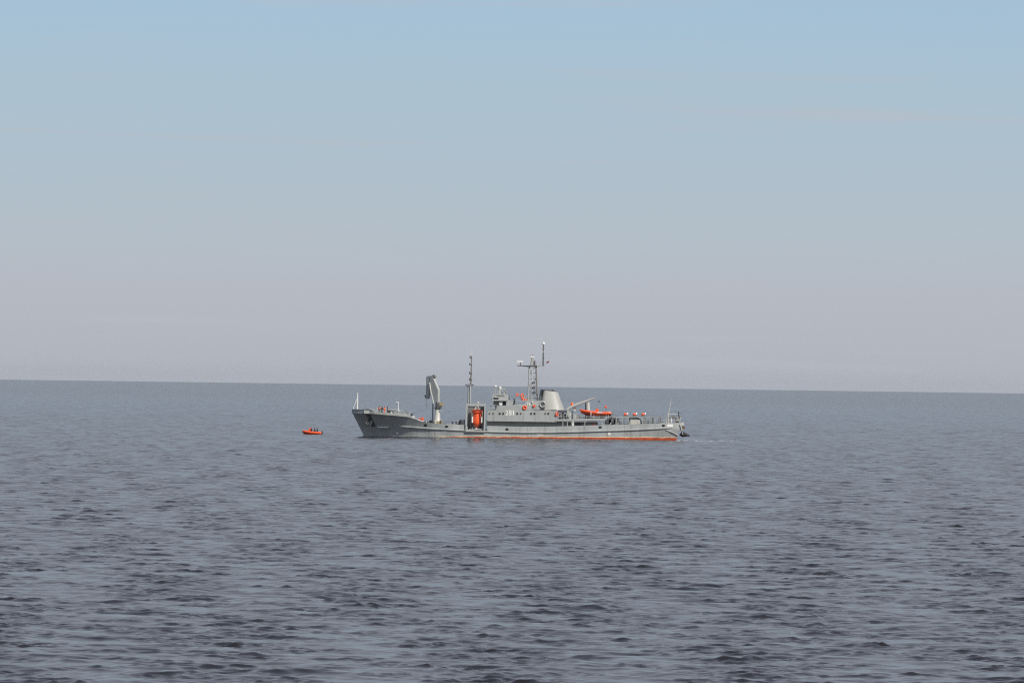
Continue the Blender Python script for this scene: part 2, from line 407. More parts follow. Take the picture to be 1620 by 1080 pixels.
# knuckle ledge along the forecastle (pale deck-edge plating with a shadow under it)
for side in (-1, 1):
    v = []; pxs = list(np.linspace(556.5, 646, 40))
    for px in pxs:
        zd = top_f(px); x, y, _ = hull_pt(px, zd, side); o = 0.16*min(1, (px-555)/6)
        hgt = 0.42 if px > 593 else 0.42
        v += [(x, y+side*o, zd-0.05), (x, y+side*o, zd+hgt), (x, y-side*0.05, zd+hgt), (x, y-side*0.05, zd-0.05)]
    n = len(pxs)
    f = [(4*i+k, 4*i+4+k, 4*i+4+(k+1) % 4, 4*i+(k+1) % 4) for i in range(n-1) for k in range(4)]+[(0,1,2,3), (4*n-1,4*n-2,4*n-3,4*n-4)]
    G().add(v, f).obj('deck_edge', GREY2, hull)
    # high bulwark round the stem
    v = []; pxs = list(np.linspace(556.3, 577, 12))+[583, 588, 594]
    for px in pxs:
        zd = top_f(px); x, y, _ = hull_pt(px, zd, side)
        tp = Zp(px, lerp([(556, 648.0), (572, 648.6), (580, 647.2), (586, 647.6), (594, 653)], px))
        v += [(x, y+side*0.1, zd+0.40), (x-0.05, y+side*0.16, tp), (x, y+side*0.04, tp), (x, y-side*0.02, zd+0.40)]
    n = len(pxs)
    f = [(4*i+k, 4*i+4+k, 4*i+4+(k+1) % 4, 4*i+(k+1) % 4) for i in range(n-1) for k in range(4)]+[(0,1,2,3), (4*n-1,4*n-2,4*n-3,4*n-4)]
    G().add(v, f).obj('bulwark', GREY, hull)
g = G()   # stem bulwark closing piece
zz = top_f(556.3); x0 = hull_pt(556.3, zz)[0]
g.box(x0-0.12, x0+0.15, -0.25, 0.25, zz-0.1, Zp(556, 648)); g.obj('stem_head', GREY, hull)
# hawse box with slot, anchor recess, anchor
def side_y(px, py): return hull_pt(px, Zp(px, py), -1)[1]
g = G(); yb = hull_pt(579, top_f(579))[1]
g.pbox(575.5, 650, 584.5, 655.2, yb-0.55, yb+0.6); g.obj('hawse_box', GREY2, hull)
G().pbox(578, 648.4, 585, 650, yb-0.57, yb+0.3).obj('hawse_roller', DGREY, hull)
def hull_patch(pts, off, m, name, parent=hull, n=6):   # a thin plate following the hull skin
    (pa, ya), (pb, yb_) = pts; v = []; f = []
    for i in range(n+1):
        for j in range(n+1):
            px = pa+(pb-pa)*i/n; py = ya+(yb_-ya)*j/n; a = hull_pt(px, Zp(px, py), -1, off)
            v.append(a)
    k = n+1
    f = [(i*k+j, (i+1)*k+j, (i+1)*k+j+1, i*k+j+1) for i in range(n) for j in range(n)]
    g = G().add(v, f)
    inner = [(a, b+off+0.03, c) for a, b, c in v]
    g.add(inner, [q[::-1] for q in f])
    rim = [i*k for i in range(k)]+[(k-1)*k+j for j in range(1, k)]+[i*k+k-1 for i in range(k-2, -1, -1)]+[j for j in range(k-2, 0, -1)]
    o2 = len(v)
    g.f += [(rim[i], rim[(i+1) % len(rim)], rim[(i+1) % len(rim)]+o2, rim[i]+o2) for i in range(len(rim))]
    return g.obj(name, m, parent)
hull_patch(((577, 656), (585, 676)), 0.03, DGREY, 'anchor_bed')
ax, az = P(582, 664); ay = hull_pt(582, az)[1]-0.25
g = G()
g.tube([(ax, ay, az+0.9), (ax-0.2, ay+0.15, az-1.0)], 0.09, 6)
g.tube([(ax-0.6, ay+0.1, az-0.35), (ax-0.35, ay+0.1, az-0.95), (ax-0.2, ay+0.15, az-1.1), (ax+0.05, ay, az-1.0), (ax+0.55, ay-0.1, az-0.45)], [0.05, 0.12, 0.14, 0.12, 0.05], 6)
g.obj('anchor', STEEL, hull)
xx, zz = P(587, 670); yy = hull_pt(587, zz)[1]
G().tube([(xx-0.25, yy-0.25, zz-0.5), (xx+0.15, yy-0.3, zz+0.5)], 0.13, 6).obj('anchor_fluke_guard', PALE, hull)
# pale ledge low on the bow
a = hull_pt(588, Zp(588, 676.6)); b = hull_pt(606, Zp(606, 676.9))
G().tube([(a[0], a[1]-0.4, a[2]), ((a[0]+b[0])/2, (a[1]+b[1])/2-0.5, (a[2]+b[2])/2), (b[0], b[1]-0.4, b[2])], 0.16, 8).obj('bow_ledge', WHITE, hull)
# thruster marks, scuppers, repaired patches
def hull_disc(px, py, r, m, name, sx=1.0, off=0.03):
    z = Zp(px, py); c = hull_pt(px, z, -1, off); n = 14
    v = [];
    for k in range(n):
        pxx = px+r/MPP*sx*math.cos(2*math.pi*k/n); zz = z+r*math.sin(2*math.pi*k/n)
        v.append(hull_pt(pxx, zz, -1, off))
    v2 = [(a, b+off+0.02, c_) for a, b, c_ in v]
    return G().add(v+v2, [tuple(range(n)), tuple(range(2*n-1, n-1, -1))]+[(k, k+n, (k+1) % n+n, (k+1) % n) for k in range(n)]).obj(name, m, hull)
hull_disc(617.5, 686.3, 0.30, WHITE, 'thruster_mark'); hull_disc(964, 687.3, 0.32, WHITE, 'thruster_mark')
for px, py in ((669, 673.6), (703, 675.6), (800.5, 680), (949.5, 676.8), (1049.5, 674.2)):
    hull_disc(px, py, 0.27, BLACK, 'scupper', 1.35)
hull_patch(((1055.5, 672.2), (1064.5, 675.6)), 0.03, WHITE, 'repaired_patch')
for px in (744, 838, 886, 927, 979):
    hull_patch(((px, 676.5), (px+0.9, 683.5)), 0.02, GREY2, 'plate_seam', n=2)
# pale scrape amidships near the waterline
n = 18; v = []
for k in range(n):
    a = 2*math.pi*k/n; rr = 0.8+0.25*math.sin(3*a+1)+0.15*math.sin(5*a)
    v.append(hull_pt(852+rr*5.5*math.cos(a), max(Zp(852, 689.2)+rr*0.5*math.sin(a), 0.05), -1, 0.025))
v2 = [(a, b+0.04, c) for a, b, c in v]
G().add(v+v2, [tuple(range(n)), tuple(range(2*n-1, n-1, -1))]+[(k, k+n, (k+1) % n+n, (k+1) % n) for k in range(n)]).obj('scrape_mark', PALE, hull)

# ---- railings
def railing(pts, h=1.05, rows=3, step=1.6, r=0.028, parent=ship, m=GREY2, name='railing'):
    g = G()
    for a, b in zip(pts[:-1], pts[1:]):
        a, b = Vector(a), Vector(b); n = max(1, round((b-a).length/step))
        for i in range(n+1):
            p = a+(b-a)*i/n; g.tube([p, p+Vector((0, 0, h))], r*1.2, 5)
        for k in range(rows):
            d = Vector((0, 0, h*(k+1)/rows)); g.tube([a+d, b+d], r, 5)
    return g.obj(name, m, parent)
for side in (-1, 1):
    pts = []
    for px in np.linspace(594, 646, 10):
        zd = top_f(px)+0.40; a = hull_pt(px, top_f(px), side); pts.append((a[0], a[1]+side*0.02, zd))
    railing(pts, 0.85)
    pts = []
    for px in np.linspace(974, 1056, 8):
        a = hull_pt(px, top_f(px), side); pts.append((a[0], a[1]-side*0.1, a[2]))
    railing(pts, 0.8, 2, 2.2)

# ---- forecastle fittings
js = empty('jackstaff', (0, 0, 0), ship)
x0, z0 = P(564, 650); x1, z1 = P(564.8, 622)
G().tube([(x0, 0, z0-0.5), (x0, 0, (z0+z1)/2), (x0+0.02, 0, z1)], [0.16, 0.14, 0.09], 8).obj('pole', WHITE, js)
G().ptube([(557.3, 648), (563.6, 631)], 0, 0.07, 6).obj('stay', WHITE, js)
G().ptube([(559.5, 649), (557.5, 645.5)], 0, 0.05, 6).obj('bracket', WHITE, js)
g = G()
for px in (588, 594):
    x, z = P(px, 654); g.tube([(x, -1.6, z), (x, 1.6, z)], 0.55, 14)
g.pbox(586, 650.5, 596, 656, -0.5, 0.5); g.obj('windlass', GREY2, ship)
G().pbox(590.5, 651.5, 595, 656, -3.4, -2.2).obj('locker', GREY2, ship)
w2 = empty('mooring_winch', (0, 0, 0), ship)
x, z = P(619, 653.5)
G().tube([(x-0.5, -2.6, z), (x-0.5, -0.6, z)], 0.5, 14).obj('drum', BLACK, w2)
G().pbox(616.5, 650.2, 622.5, 656.5, -3.0, -2.7).obj('gear_case', DGREY, w2)
G().pbox(617.8, 652.6, 620.2, 655.0, -3.05, -3.0).obj('cover_plate', WHITE, w2)
fp = empty('foredeck_light_pole', (0, 0, 0), ship)
x, z0 = P(629.2, 657); _, z1 = P(629.6, 637)
G().tube([(x, -1, z0), (x, -1, z1)], [0.10, 0.06], 8).obj('pole', WHITE, fp)
G().box(x-0.5, x+0.15, -1.06, -0.94, z1-0.1, z1+0.02).obj('crossbar', WHITE, fp)
G().ball((x, -1.0, z0+0.75), 0.34).obj('lamp_housing', PALE, fp)
G().ptube([(638, 658), (638, 641)], -1.5, 0.03, 5).obj('whip_aerial', GREY2, ship)
for i, (px, py, w_, h_) in enumerate([(634, 655, 4, 3), (641, 655.5, 5, 5), (648, 655.5, 4, 4), (653, 659, 6, 5), (658, 663, 5, 3.5)]):
    g = G().pbox(px-w_/2, py, px+w_/2, py+h_+3, -4.6+0.2*i, -2.4); g.obj('deck_locker', (GREY2, PALE, GREY, PALE, GREY2)[i], ship)
x, z = P(651.3, 656.8); G().disc((x, -4.3, z), 0.22, 0.2).obj('deck_vent', BLACK, ship)
# ladder break between forecastle and well deck, bollards
for px in (672, 677, 716, 722):
    x, z = P(px, 669.8); G().lathe([(0.2, -1.0), (0.2, 0.2), (0.27, 0.22), (0.27, 0.3)], (x, -5.2, z), 8).obj('bollard', DGREY, ship)

# ---- deck crane (knuckle boom turned inboard)
cr = empty('deck_crane', (0, 0, 0), ship)
cx, cz = P(691.3, 669.5); CY = -1.6
G().lathe([(1.05, -0.8), (0.95, 0), (0.72, 0.3), (0.50, 2.7), (0.47, 2.9)], (cx, CY, cz), 16).obj('pedestal', PALE, cr, smooth=True)
G().lathe([(1.15, -0.3), (1.15, 0.28), (0.9, 0.33)], (cx, CY, cz), 16).obj('base_flange', OCHRE, cr, smooth=True)
G().lathe([(0.62, 2.9), (0.72, 3.0), (0.72, 3.2), (0.5, 3.3), (0.42, 4.4)], (cx, CY, cz), 14).obj('turret', DGREY, cr, smooth=True)
ROT = Matrix.Translation((cx, CY, 0)) @ Matrix.Rotation(R_(-38), 4, 'Z') @ Matrix.Translation((-cx, -CY, 0))
kx = 1/math.cos(R_(38))
def CP(px, py):    # side profile in the crane's own plane, stretched for the turn
    x, z = P(px, py); return (cx+(x-cx)*kx, z)
g = G().prism([CP(688.0, 640), CP(693.6, 640), CP(693.8, 617.5), CP(684.6, 595.4), CP(681.0, 595.4), CP(681.4, 612), CP(684.5, 624)], CY-0.35, CY+0.35, raw=True)
g.xform(ROT).obj('main_boom', GREY2, cr)
g = G().prism([CP(674.6, 597.2), CP(678, 595.4), CP(681, 596.4), CP(680.2, 612), CP(678.2, 630.5), CP(675.0, 632), CP(674.2, 628), CP(674.6, 610)], CY-0.28, CY+0.28, raw=True)
g.xform(ROT).obj('folding_jib', GREY, cr)
g = G().prism([CP(671.2, 626), CP(675.6, 625.4), CP(677.6, 632), CP(673.4, 631.6)], CY-0.2, CY+0.2, raw=True)
g.xform(ROT).obj('jib_head', DGREY, cr)
g = G(); a = CP(680.8, 606); b = CP(683.2, 622); c = CP(687.5, 640)
g.tube([(a[0], CY-0.45, a[1]), (b[0], CY-0.45, b[1])], 0.14, 8).xform(ROT); g.obj('jib_cylinder', PALE, cr)
g = G().tube([(b[0], CY-0.45, b[1]), (c[0], CY-0.45, c[1])], 0.19, 8).xform(ROT); g.obj('boom_cylinder', GREY, cr)
a = CP(686.4, 596.2); g = G().disc((a[0], CY-0.3, a[1]), 0.36, 0.6).xform(ROT); g.obj('sheave', STEEL, cr)
x, z = P(698, 641.2); G().disc((x, CY-0.6, z), 0.47, 1.0).obj('winch_drum', OCHRE, cr)
x, z = P(694, 646); G().box(x-0.4, x+0.6, CY-0.7, CY+0.5, z-0.1, z+0.5).obj('winch_bracket', DGREY, cr)
x, z = P(696.5, 651); G().box(x-0.4, x+0.4, CY-0.5, CY+0.3, z-0.12, z+0.1).obj('access_step', GREY, cr)
x, z = P(674.2, 643.5); hx, hz = P(674.0, 632)
hy = (ROT @ Vector((CP(674, 632)[0], CY, 0))).y
G().tube([(x, hy, hz), (x, hy, z+0.15)], 0.03, 5).obj('hoist_wire', DGREY, cr)
G().ball((x, hy, z), 0.2, 8, (0.8, 0.8, 1.4)).obj('hook_block', WHITE, cr)
G().ptube([(684.2, 670), (684.6, 640)], -4.2, 0.17, 8).obj('boom_rest_post', mat('blue_grey_paint', (0.06, 0.075, 0.10), 0.5), ship)
for px, m_ in ((681, BLACK), (688.4, PALE), (698, OCHRE), (697.2, DGREY)):
    x, z = P(px, 668.5); G().lathe([(0.28, -0.8), (0.28, 0.25), (0.12, 0.4)], (x, -4.4, z), 10).obj('deck_fitting', m_, ship)

# ---- foremast
fm = empty('foremast', (0, 0, 0), ship)
x0, z0 = P(740.6, 676); x1, z1 = P(741.6, 611)
G().tube([(x0, -0.6, z0), (x1, -0.6, z1)], [0.33, 0.27], 12).obj('lower_mast', GREY, fm, smooth=True)
G().tube([(x0+0.55, -1.1, z0), (x1+0.3, -1.0, z1)], 0.10, 8).obj('mast_strut', PALE, fm)
G().pbox(735, 609, 750, 610.3, -1.1, -0.1).obj('crosstree', DGREY, fm)
for px, s_ in ((737, 1), (748, -1)):
    G().ptube([(px, 610), (741.5+s_*-0.8, 615)], -0.6, 0.06, 5).obj('crosstree_brace', DGREY, fm)
G().ptube([(744.4, 610), (745.2, 590), (745.8, 563)], -0.6, [0.20, 0.16, 0.11], 8).obj('topmast', STEEL, fm)
G().ptube([(745.8, 563), (746.2, 552.5)], -0.6, 0.05, 6).obj('mast_tip', WHITE, fm)
for py, wd in ((602, 5), (592, 5), (578, 4), (567, 3)):
    x, z = P(745, py); g = G().box(x-wd*MPP/2-0.1, x+wd*MPP/3, -0.8, -0.4, z-0.10, z+0.10)
    g.box(x-wd*MPP/2-0.15, x-wd*MPP/2+0.1, -0.75, -0.45, z, z+0.38); g.obj('mast_lamp', DGREY, fm)
G().ptube([(739, 609), (739, 600)], -0.6, 0.03, 5).obj('aerial', GREY2, fm)

# ---- bell launching frame and bay
bf = empty('bell_frame', (0, 0, 0), ship)
fr = 0.23
for y in (-6.25, -2.2):
    for px0, px1 in ((737.6, 738.6), (766.2, 767.6)):
        a = P(px0, 684); b = P(px1, 641)
        G().tube([(a[0], y, a[1]), (b[0], y, b[1])], fr, 4).obj('post', GREY2, bf)
    a = P(738.6, 641.0); b = P(767.4, 641.0)
    G().box(a[0]-0.2, b[0]+0.2, y-fr*0.8, y+fr*0.8, a[1]-0.2, a[1]+0.2).obj('cross_beam', GREY2, bf)
    a = P(738, 682.6); b = P(766, 682.6)
    G().box(a[0]-0.2, b[0]+0.2, y-fr*0.75, y+fr*0.75, a[1]-0.17, a[1]+0.17).obj('sill_beam', GREY2, bf)
for px in (738.6, 767.4):
    x, z = P(px, 641); G().box(x-0.19, x+0.19, -6.06, -2.4, z-0.18, z+0.18).obj('side_beam', GREY2, bf)
x, z = P(752.5, 680); G().box(X(742), X(764), -5.9, -5.7, Zp(752, 680.2), Zp(752, 679.4)).obj('cradle_bar', PALE, bf)
for px in (742.6, 760.4):
    G().pbox(px, 679.4, px+1.2, 682.4, -5.88, -5.72).obj('cradle_post', PALE, bf)
G().lathe([(0.22, 0), (0.28, 0.3), (0.2, 0.55)], (P(756, 640.4)[0], -4.2, P(756, 640.4)[1]), 10).obj('frame_lamp', PALE, bf)
g = G().pbox(740, 644, 765.5, 683, -2.1, -1.9); g.obj('bay_bulkhead', mat('bay_grey_paint', (0.17, 0.18, 0.18), 0.6), ship)
G().pbox(743.5, 652, 745, 682, -3.4, -3.2).obj('guide_rail', STEEL, ship)
G().pbox(762.2, 652, 763.7, 682, -3.4, -3.2).obj('guide_rail', STEEL, ship)
wn = empty('well_deck_winch', (0, 0, 0), ship)
x, z = P(729.5, 669.5); G().tube([(x, -4.6, z), (x, -2.4, z)], 0.62, 14).obj('drum', DGREY, wn)
G().prism([(720, 673), (735, 673), (735.5, 664), (731, 666), (726, 670)], -2.3, -2.0).obj('frame', DGREY, wn)
G().ptube([(723.2, 673), (723.2, 665.5)], -4.9, 0.07, 6).obj('lever', PALE, wn)

# ---- superstructure
ss = empty('superstructure', (0, 0, 0), ship)
SY = 5.75
G().pbox(771.2, 649.4, 880.5, 667.8, -SY, SY).obj('main_house', GREY, ss)
G().prism([(785.0, 649.3), (787, 642.2), (862, 642.2), (862.5, 649.3)], -SY+0.03, SY-0.03).obj('upper_house', GREY, ss)
G().prism([(801, 642.2), (801.5, 634.2), (812, 634.2), (812.5, 640.6), (830, 640.6), (833, 634.2), (856, 634.2), (857, 642.2)], -4.9, 4.9).obj('bridge_deck_house', GREY, ss)
G().pbox(780.5, 634.2, 800.8, 642.1, -3.6, 3.6).obj('recessed_wall', GREY, ss)
G().pbox(769, 667.6, 959, 668.3, -SY+0.1, -3.2).obj('gallery_ceiling', DECK, ss)
# front wing platform over the lower block
G().pbox(771.0, 648.7, 785.5, 649.5, -SY-0.05, SY+0.05).obj('front_deck', GREY2, ss)
railing([local(771.6, 648.7, -SY+0.1), local(785, 648.7, -SY+0.1)], 0.95, 3, 0.9, parent=ss)
G().prism([(774.5, 642.2), (776, 641.4), (784.6, 647.6), (784, 649)], -4.6, -4.4).obj('stair_flight', GREY, ss)
G().pbox(783, 639, 786, 649, -3.0, 3.0).obj('bridge_front', GREY, ss)
# wheelhouse
G().prism([(779.6, 634.2), (778.8, 626.4), (781, 624.4), (801, 624.2), (802.4, 634.4)], -5.4, 5.4).obj('wheelhouse', GREY2, ss)
G().pbox(778.4, 633.6, 803, 635.0, -5.62, 5.62).obj('bridge_wing_deck', GREY2, ss)
G().pbox(782.5, 626.0, 798, 627.3, -5.44, -5.36).obj('window_band', DGREY, ss)
G().pbox(780.6, 630.0, 788.6, 632.4, -5.45, -5.3).obj('side_window', GLASS, ss)
G().pbox(782.8, 627.7, 785.2, 629.4, -5.46, -5.36).obj('white_plate', WHITE, ss)
G().pbox(795.5, 636.2, 799.5, 642.0, -3.68, -3.56).obj('door_opening', BLACK, ss)
x, z = P(792.2, 639.0); g = G().disc((x, -5.2, z), 0.40, 0.45, 18); g.obj('searchlight', WHITE, ss)
G().tube([(x, -5.0, z-0.35), (x, -5.0, z-0.75)], 0.08, 6).obj('searchlight_stand', GREY, ss)
G().pbox(801.4, 625, 804, 634.2, -5.0, 5.0).obj('wheelhouse_aft_locker', GREY, ss)
G().prism([(804.6, 633.6), (806.6, 633.6), (805.8, 624.5)], -2.4, -2.1).obj('vent_horn', DGREY, ss)
G().ptube([(777.2, 626), (776.4, 600)], -5.2, 0.03, 5).obj('whip_aerial', GREY2, ss)
G().ptube([(807, 634), (806.6, 604)], 2.0, 0.025, 5).obj('whip_aerial', GREY2, ss)
# wheelhouse roof gear
railing([local(780, 624.4, -5.2), local(801, 624.3, -5.2)], 0.95, 3, 1.1, parent=ss)
G().ball(local(783.9, 612.2, -2.0), 0.25).obj('dome_aerial', WHITE, ss)
G().ptube([(783.9, 613.4), (783.6, 624.5)], -2.0, 0.06, 6).obj('dome_pole', GREY2, ss)
G().pbox(789, 617.5, 792.6, 624.5, -2.8, -1.6).obj('chart_locker', GREY, ss)
G().lathe([(0.35, 0), (0.42, 0.4), (0.25, 0.7)], local(790.8, 617.6, -2.2), 10).obj('searchlight_head', PALE, ss, smooth=True)
G().ptube([(787.4, 615.0), (795.4, 624)], -2.4, 0.12, 6).obj('roof_strut', DGREY, ss)
G().ptube([(796.0, 616), (800.5, 623)], -2.4, 0.09, 6).obj('roof_strut', DGREY, ss)
G().pbox(793.6, 616, 798, 618, -2.8, -2.0).obj('signal_lamp', GREY2, ss)
G().ptube([(797.8, 624.3), (798.4, 614.6)], -1.2, 0.10, 6).obj('signal_post', GREY2, ss)
# portholes
for px in (774.6, 780.0, 790.6, 796.0, 818.2, 824.0, 840.2, 845.6, 862.2, 867.4):
    x, z = P(px, 655.2); r = 0.17 if px in (774.6, 780.0, 862.2, 824.0) else 0.22
    G().disc((x, -SY-0.04, z), r, 0.06, 14).obj('porthole', GLASS, ss)
    G().torus((x, -SY-0.03, z), r+0.03, 0.035, n=14, m=5).obj('porthole_rim', GREY2, ss)
# hull number
fc = bpy.data.curves.new('number', 'FONT'); fc.size = 1.0; fc.extrude = 0.015; fc.offset = 0.022
tmp = bpy.data.objects.new('number_source', fc); COL.objects.link(tmp)
dg = bpy.context.evaluated_depsgraph_get()
for ch, pa, pb in (('2', 799.6, 803.8), ('8', 804.8, 809.4), ('1', 811.0, 813.2)):
    fc.body = ch; dg.update(); me = bpy.data.meshes.new_from_object(tmp.evaluated_get(dg)); me.name = 'digit'
    vs_ = np.array([v_.co[:] for v_ in me.vertices]); lo = vs_.min(0); hi = vs_.max(0)
    xa, xb = X(pa, 654), X(pb, 654); za, zb = Zp(806, 657.9), Zp(806, 650.1)
    for v_ in me.vertices:
        c = v_.co.copy()
        v_.co = (xa+(c.x-lo[0])/(hi[0]-lo[0])*(xb-xa), -SY-0.02-(c.z-lo[2])*1.0, za+(c.y-lo[1])/(hi[1]-lo[1])*(zb-za))
    me.materials.clear(); me.materials.append(NUMW)
    o = bpy.data.objects.new('digit', me); COL.objects.link(o); o.parent = ss
    o['label'] = 'white painted number '+ch
bpy.data.objects.remove(tmp, do_unlink=True)
# platform with rail by the mast
G().pbox(815.5, 634.0, 832.5, 635.2, -5.5, -1.5).obj('mast_platform', GREY2, ss)
railing([local(816, 634, -5.4), local(832, 634, -5.4)], 1.1, 3, 1.1, parent=ss)
G().ptube([(814.5, 634), (812.5, 641)], -5.0, 0.13, 6).obj('platform_bracket', DGREY, ss)
G().pbox(812.0, 631, 815, 641, -4.6, -3.0).obj('ladder_trunk', GREY, ss)
G().pbox(824, 629, 831, 634, -3.8, -2.0).obj('platform_locker', GREY, ss)
railing([local(833, 634.2, -4.8), local(856, 634.2, -4.8)], 1.0, 3, 1.1, parent=ss)
for px, py in ((842.6, 635.5), (835.0, 638.6), (838, 639)):
    G().pbox(px-0.7, py, px+0.7, py+3.2, -5.15, -4.95).obj('white_fitting', WHITE, ss)
# ventilator by the funnel
x, z = P(858.3, 640.5)
G().torus((x, -SY-0.05, z), 0.58, 0.17, n=18, m=8).obj('ventilator_ring', GREY2, ss)
G().disc((x, -SY-0.06, z), 0.5, 0.1).obj('ventilator_mouth', DGREY, ss)
G().pbox(856.5, 644.6, 862, 646.8, -SY-0.35, -SY+0.1).obj('ventilator_box', DGREY, ss)
G().pbox(872, 648.6, 881, 649.5, -SY-0.12, SY+0.1).obj('roof_edge', GREY2, ss)

# ---- funnel
fu = empty('funnel', (0, 0, 0), ship)
def funnel_ring(pxl, pxr, pyl, pyr, hb, n=28):
    pts = []
    for k in range(n):
        a = 2*math.pi*k/n; c, s_ = math.cos(a), math.sin(a)
        u = math.copysign(abs(c)**0.45, c)*0.5+0.5; yv = math.copysign(abs(s_)**0.55, s_)*hb
        px = pxl+(pxr-pxl)*u; py = pyl+(pyr-pyl)*u
        x, z = P(px, py); pts.append((x, yv, z))
    return pts
rings = [funnel_ring(853.0, 893.6, 649.6, 649.6, 5.6), funnel_ring(853.6, 891.8, 642, 645.0, 5.2), funnel_ring(855.8, 887.4, 630, 633.4, 4.3), funnel_ring(858.0, 883.0, 617.8, 621.0, 3.3)]
g = G(); n = 28; g.v = [p for r_ in rings for p in r_]
g.f = [(i*n+k, i*n+(k+1) % n, (i+1)*n+(k+1) % n, (i+1)*n+k) for i in range(3) for k in range(n)]+[tuple(3*n+k for k in range(n))]
g.obj('casing', FUN, fu, smooth=True)
c0 = funnel_ring(857.8, 883.2, 617.9, 621.1, 3.34); c1 = funnel_ring(859.6, 882.4, 616.9, 620.0, 3.1)
g = G(); g.v = c0+c1; g.f = [(k, (k+1) % n, (k+1) % n+n, k+n) for k in range(n)]+[tuple(n+k for k in range(n)), tuple(range(n-1, -1, -1))]
g.obj('cap', DGREY, fu)
G().prism([(852.2, 634), (854.6, 634), (858.6, 616.8), (855.4, 617.2)], -3.6, 3.6).obj('painted_front_shade', mat('front_shade_blue', (0.035, 0.04, 0.055), 0.6), fu)  # shade on the funnel's front face, put in as a blue-black strip
for px in (864, 869, 874):
    x, z = P(px, 618); G().tube([(x, 0.4, z-0.3), (x+0.1, 0.4, z+0.05)], 0.25, 10).obj('exhaust_pipe', BLACK, fu)

# ---- lattice mast
lm = empty('lattice_mast', (0, 0, 0), ship)
LB = [P(835.6, 641), P(850.0, 641)]; LT = [P(837.6, 580.5), P(848.4, 580.5)]
legs = {}
for i in (0, 1):
    for y0, y1 in ((-1.0, -0.65), (1.0, 0.65)):
        a = Vector((LB[i][0], y0, LB[i][1])); b = Vector((LT[i][0], y1, LT[i][1])); legs[(i, y0 < 0)] = (a, b)
        G().tube([a, b], 0.17 if y0 < 0 else 0.14, 8).obj('leg', GREY if i == 0 else STEEL, lm)
nb = 6
for near in (True, False):
    for k in range(nb+1):
        a = legs[(0, near)][0].lerp(legs[(0, near)][1], k/nb); b = legs[(1, near)][0].lerp(legs[(1, near)][1], k/nb)
        G().tube([a, b], 0.07, 6).obj('cross_strut', STEEL, lm)
        if k < nb:
            i0, i1 = (0, 1) if k % 2 else (1, 0)
            c = legs[(i0, near)][0].lerp(legs[(i0, near)][1], k/nb); d = legs[(i1, near)][0].lerp(legs[(i1, near)][1], (k+1)/nb)
            G().tube([c, d], 0.06, 6).obj('diagonal_brace', STEEL, lm)
for i in (0, 1):
    for k in range(nb+1):
        a = legs[(i, True)][0].lerp(legs[(i, True)][1], k/nb); b = legs[(i, False)][0].lerp(legs[(i, False)][1], k/nb)
        G().tube([a, b], 0.06, 6).obj('cross_strut', STEEL, lm)
for py in (606.6, 614, 622):
    G().pbox(842.6, py-1.6, 846.8, py+1.4, -1.15, -0.5).obj('signal_lamp_box', DGREY, lm)
G().ptube([(841.5, 641), (842.2, 582)], -0.9, 0.10, 6).obj('cable_trunk', PALE, lm)
G().pbox(835.5, 578.8, 850, 581.4, -1.1, 1.1).obj('top_platform', DGREY, lm)
G().prism([(818.2, 578.4), (836, 579.2), (836, 581.4), (830, 580.9), (818.2, 579.8)], -0.35, 0.35).obj('yard', DGREY, lm)
G().prism([(849.5, 579.2), (861.8, 579.2), (861.8, 580.6), (849.5, 581.6)], -0.45, 0.45).obj('yard', GREY2, lm)
railing([local(849, 579.2, -0.6), local(861, 579.2, -0.6)], 0.9, 2, 0.8, parent=lm)
G().ptube([(823.4, 579), (823.4, 574.4)], 0, 0.09, 6).obj('radar_post', DGREY, lm)
G().pbox(818.2, 571.6, 827.4, 573.6, -0.2, 0.2).obj('radar_scanner', WHITE, lm)
G().prism([(838.6, 579), (847.0, 579), (845.2, 570), (844.2, 566.5), (840.6, 566.5), (840.4, 572)], -0.3, 0.3).obj('top_stub', GREY2, lm)
G().ptube([(838.8, 579), (841.6, 567)], -0.5, 0.06, 5).obj('stub_brace', STEEL, lm)
G().ptube([(846.8, 579), (846.6, 571)], -0.5, 0.12, 6).obj('stub_aerial', STEEL, lm)
G().pbox(840.2, 563.9, 845.6, 566.4, -0.35, 0.35).obj('stub_scanner', WHITE, lm)
G().pbox(841.0, 561.8, 844.4, 563.2, -0.25, 0.25).obj('stub_lamp', STEEL, lm)
G().ptube([(859.4, 579.4), (859.9, 546)], 0, [0.16, 0.11], 8).obj('pole_mast', DGREY, lm)
G().lathe([(0.2, 0), (0.33, 0.12), (0.33, 0.4), (0.12, 0.62)], local(860, 546.4, 0), 10).obj('pole_cap', WHITE, lm)
for py, wd, m_ in ((552.5, 4.4, STEEL), (557, 4.8, WHITE), (561.5, 3.6, STEEL), (567, 3.4, DGREY)):
    G().pbox(859.8-wd/2, py-0.4, 859.8+wd/2, py+0.4, -0.12, 0.12).obj('pole_crossbar', m_, lm)
G().ptube([(861.6, 580), (857.5, 596), (851.5, 616)], -0.4, 0.025, 4).obj('halyard', ROPE, lm)
G().ptube([(857.6, 580), (851, 608)], -0.4, 0.02, 4).obj('halyard', ROPE, lm)
G().ptube([(872.2, 560.5), (870.6, 567), (867.2, 572), (861, 578.5)], -0.4, 0.022, 4).obj('halyard', ROPE, lm)

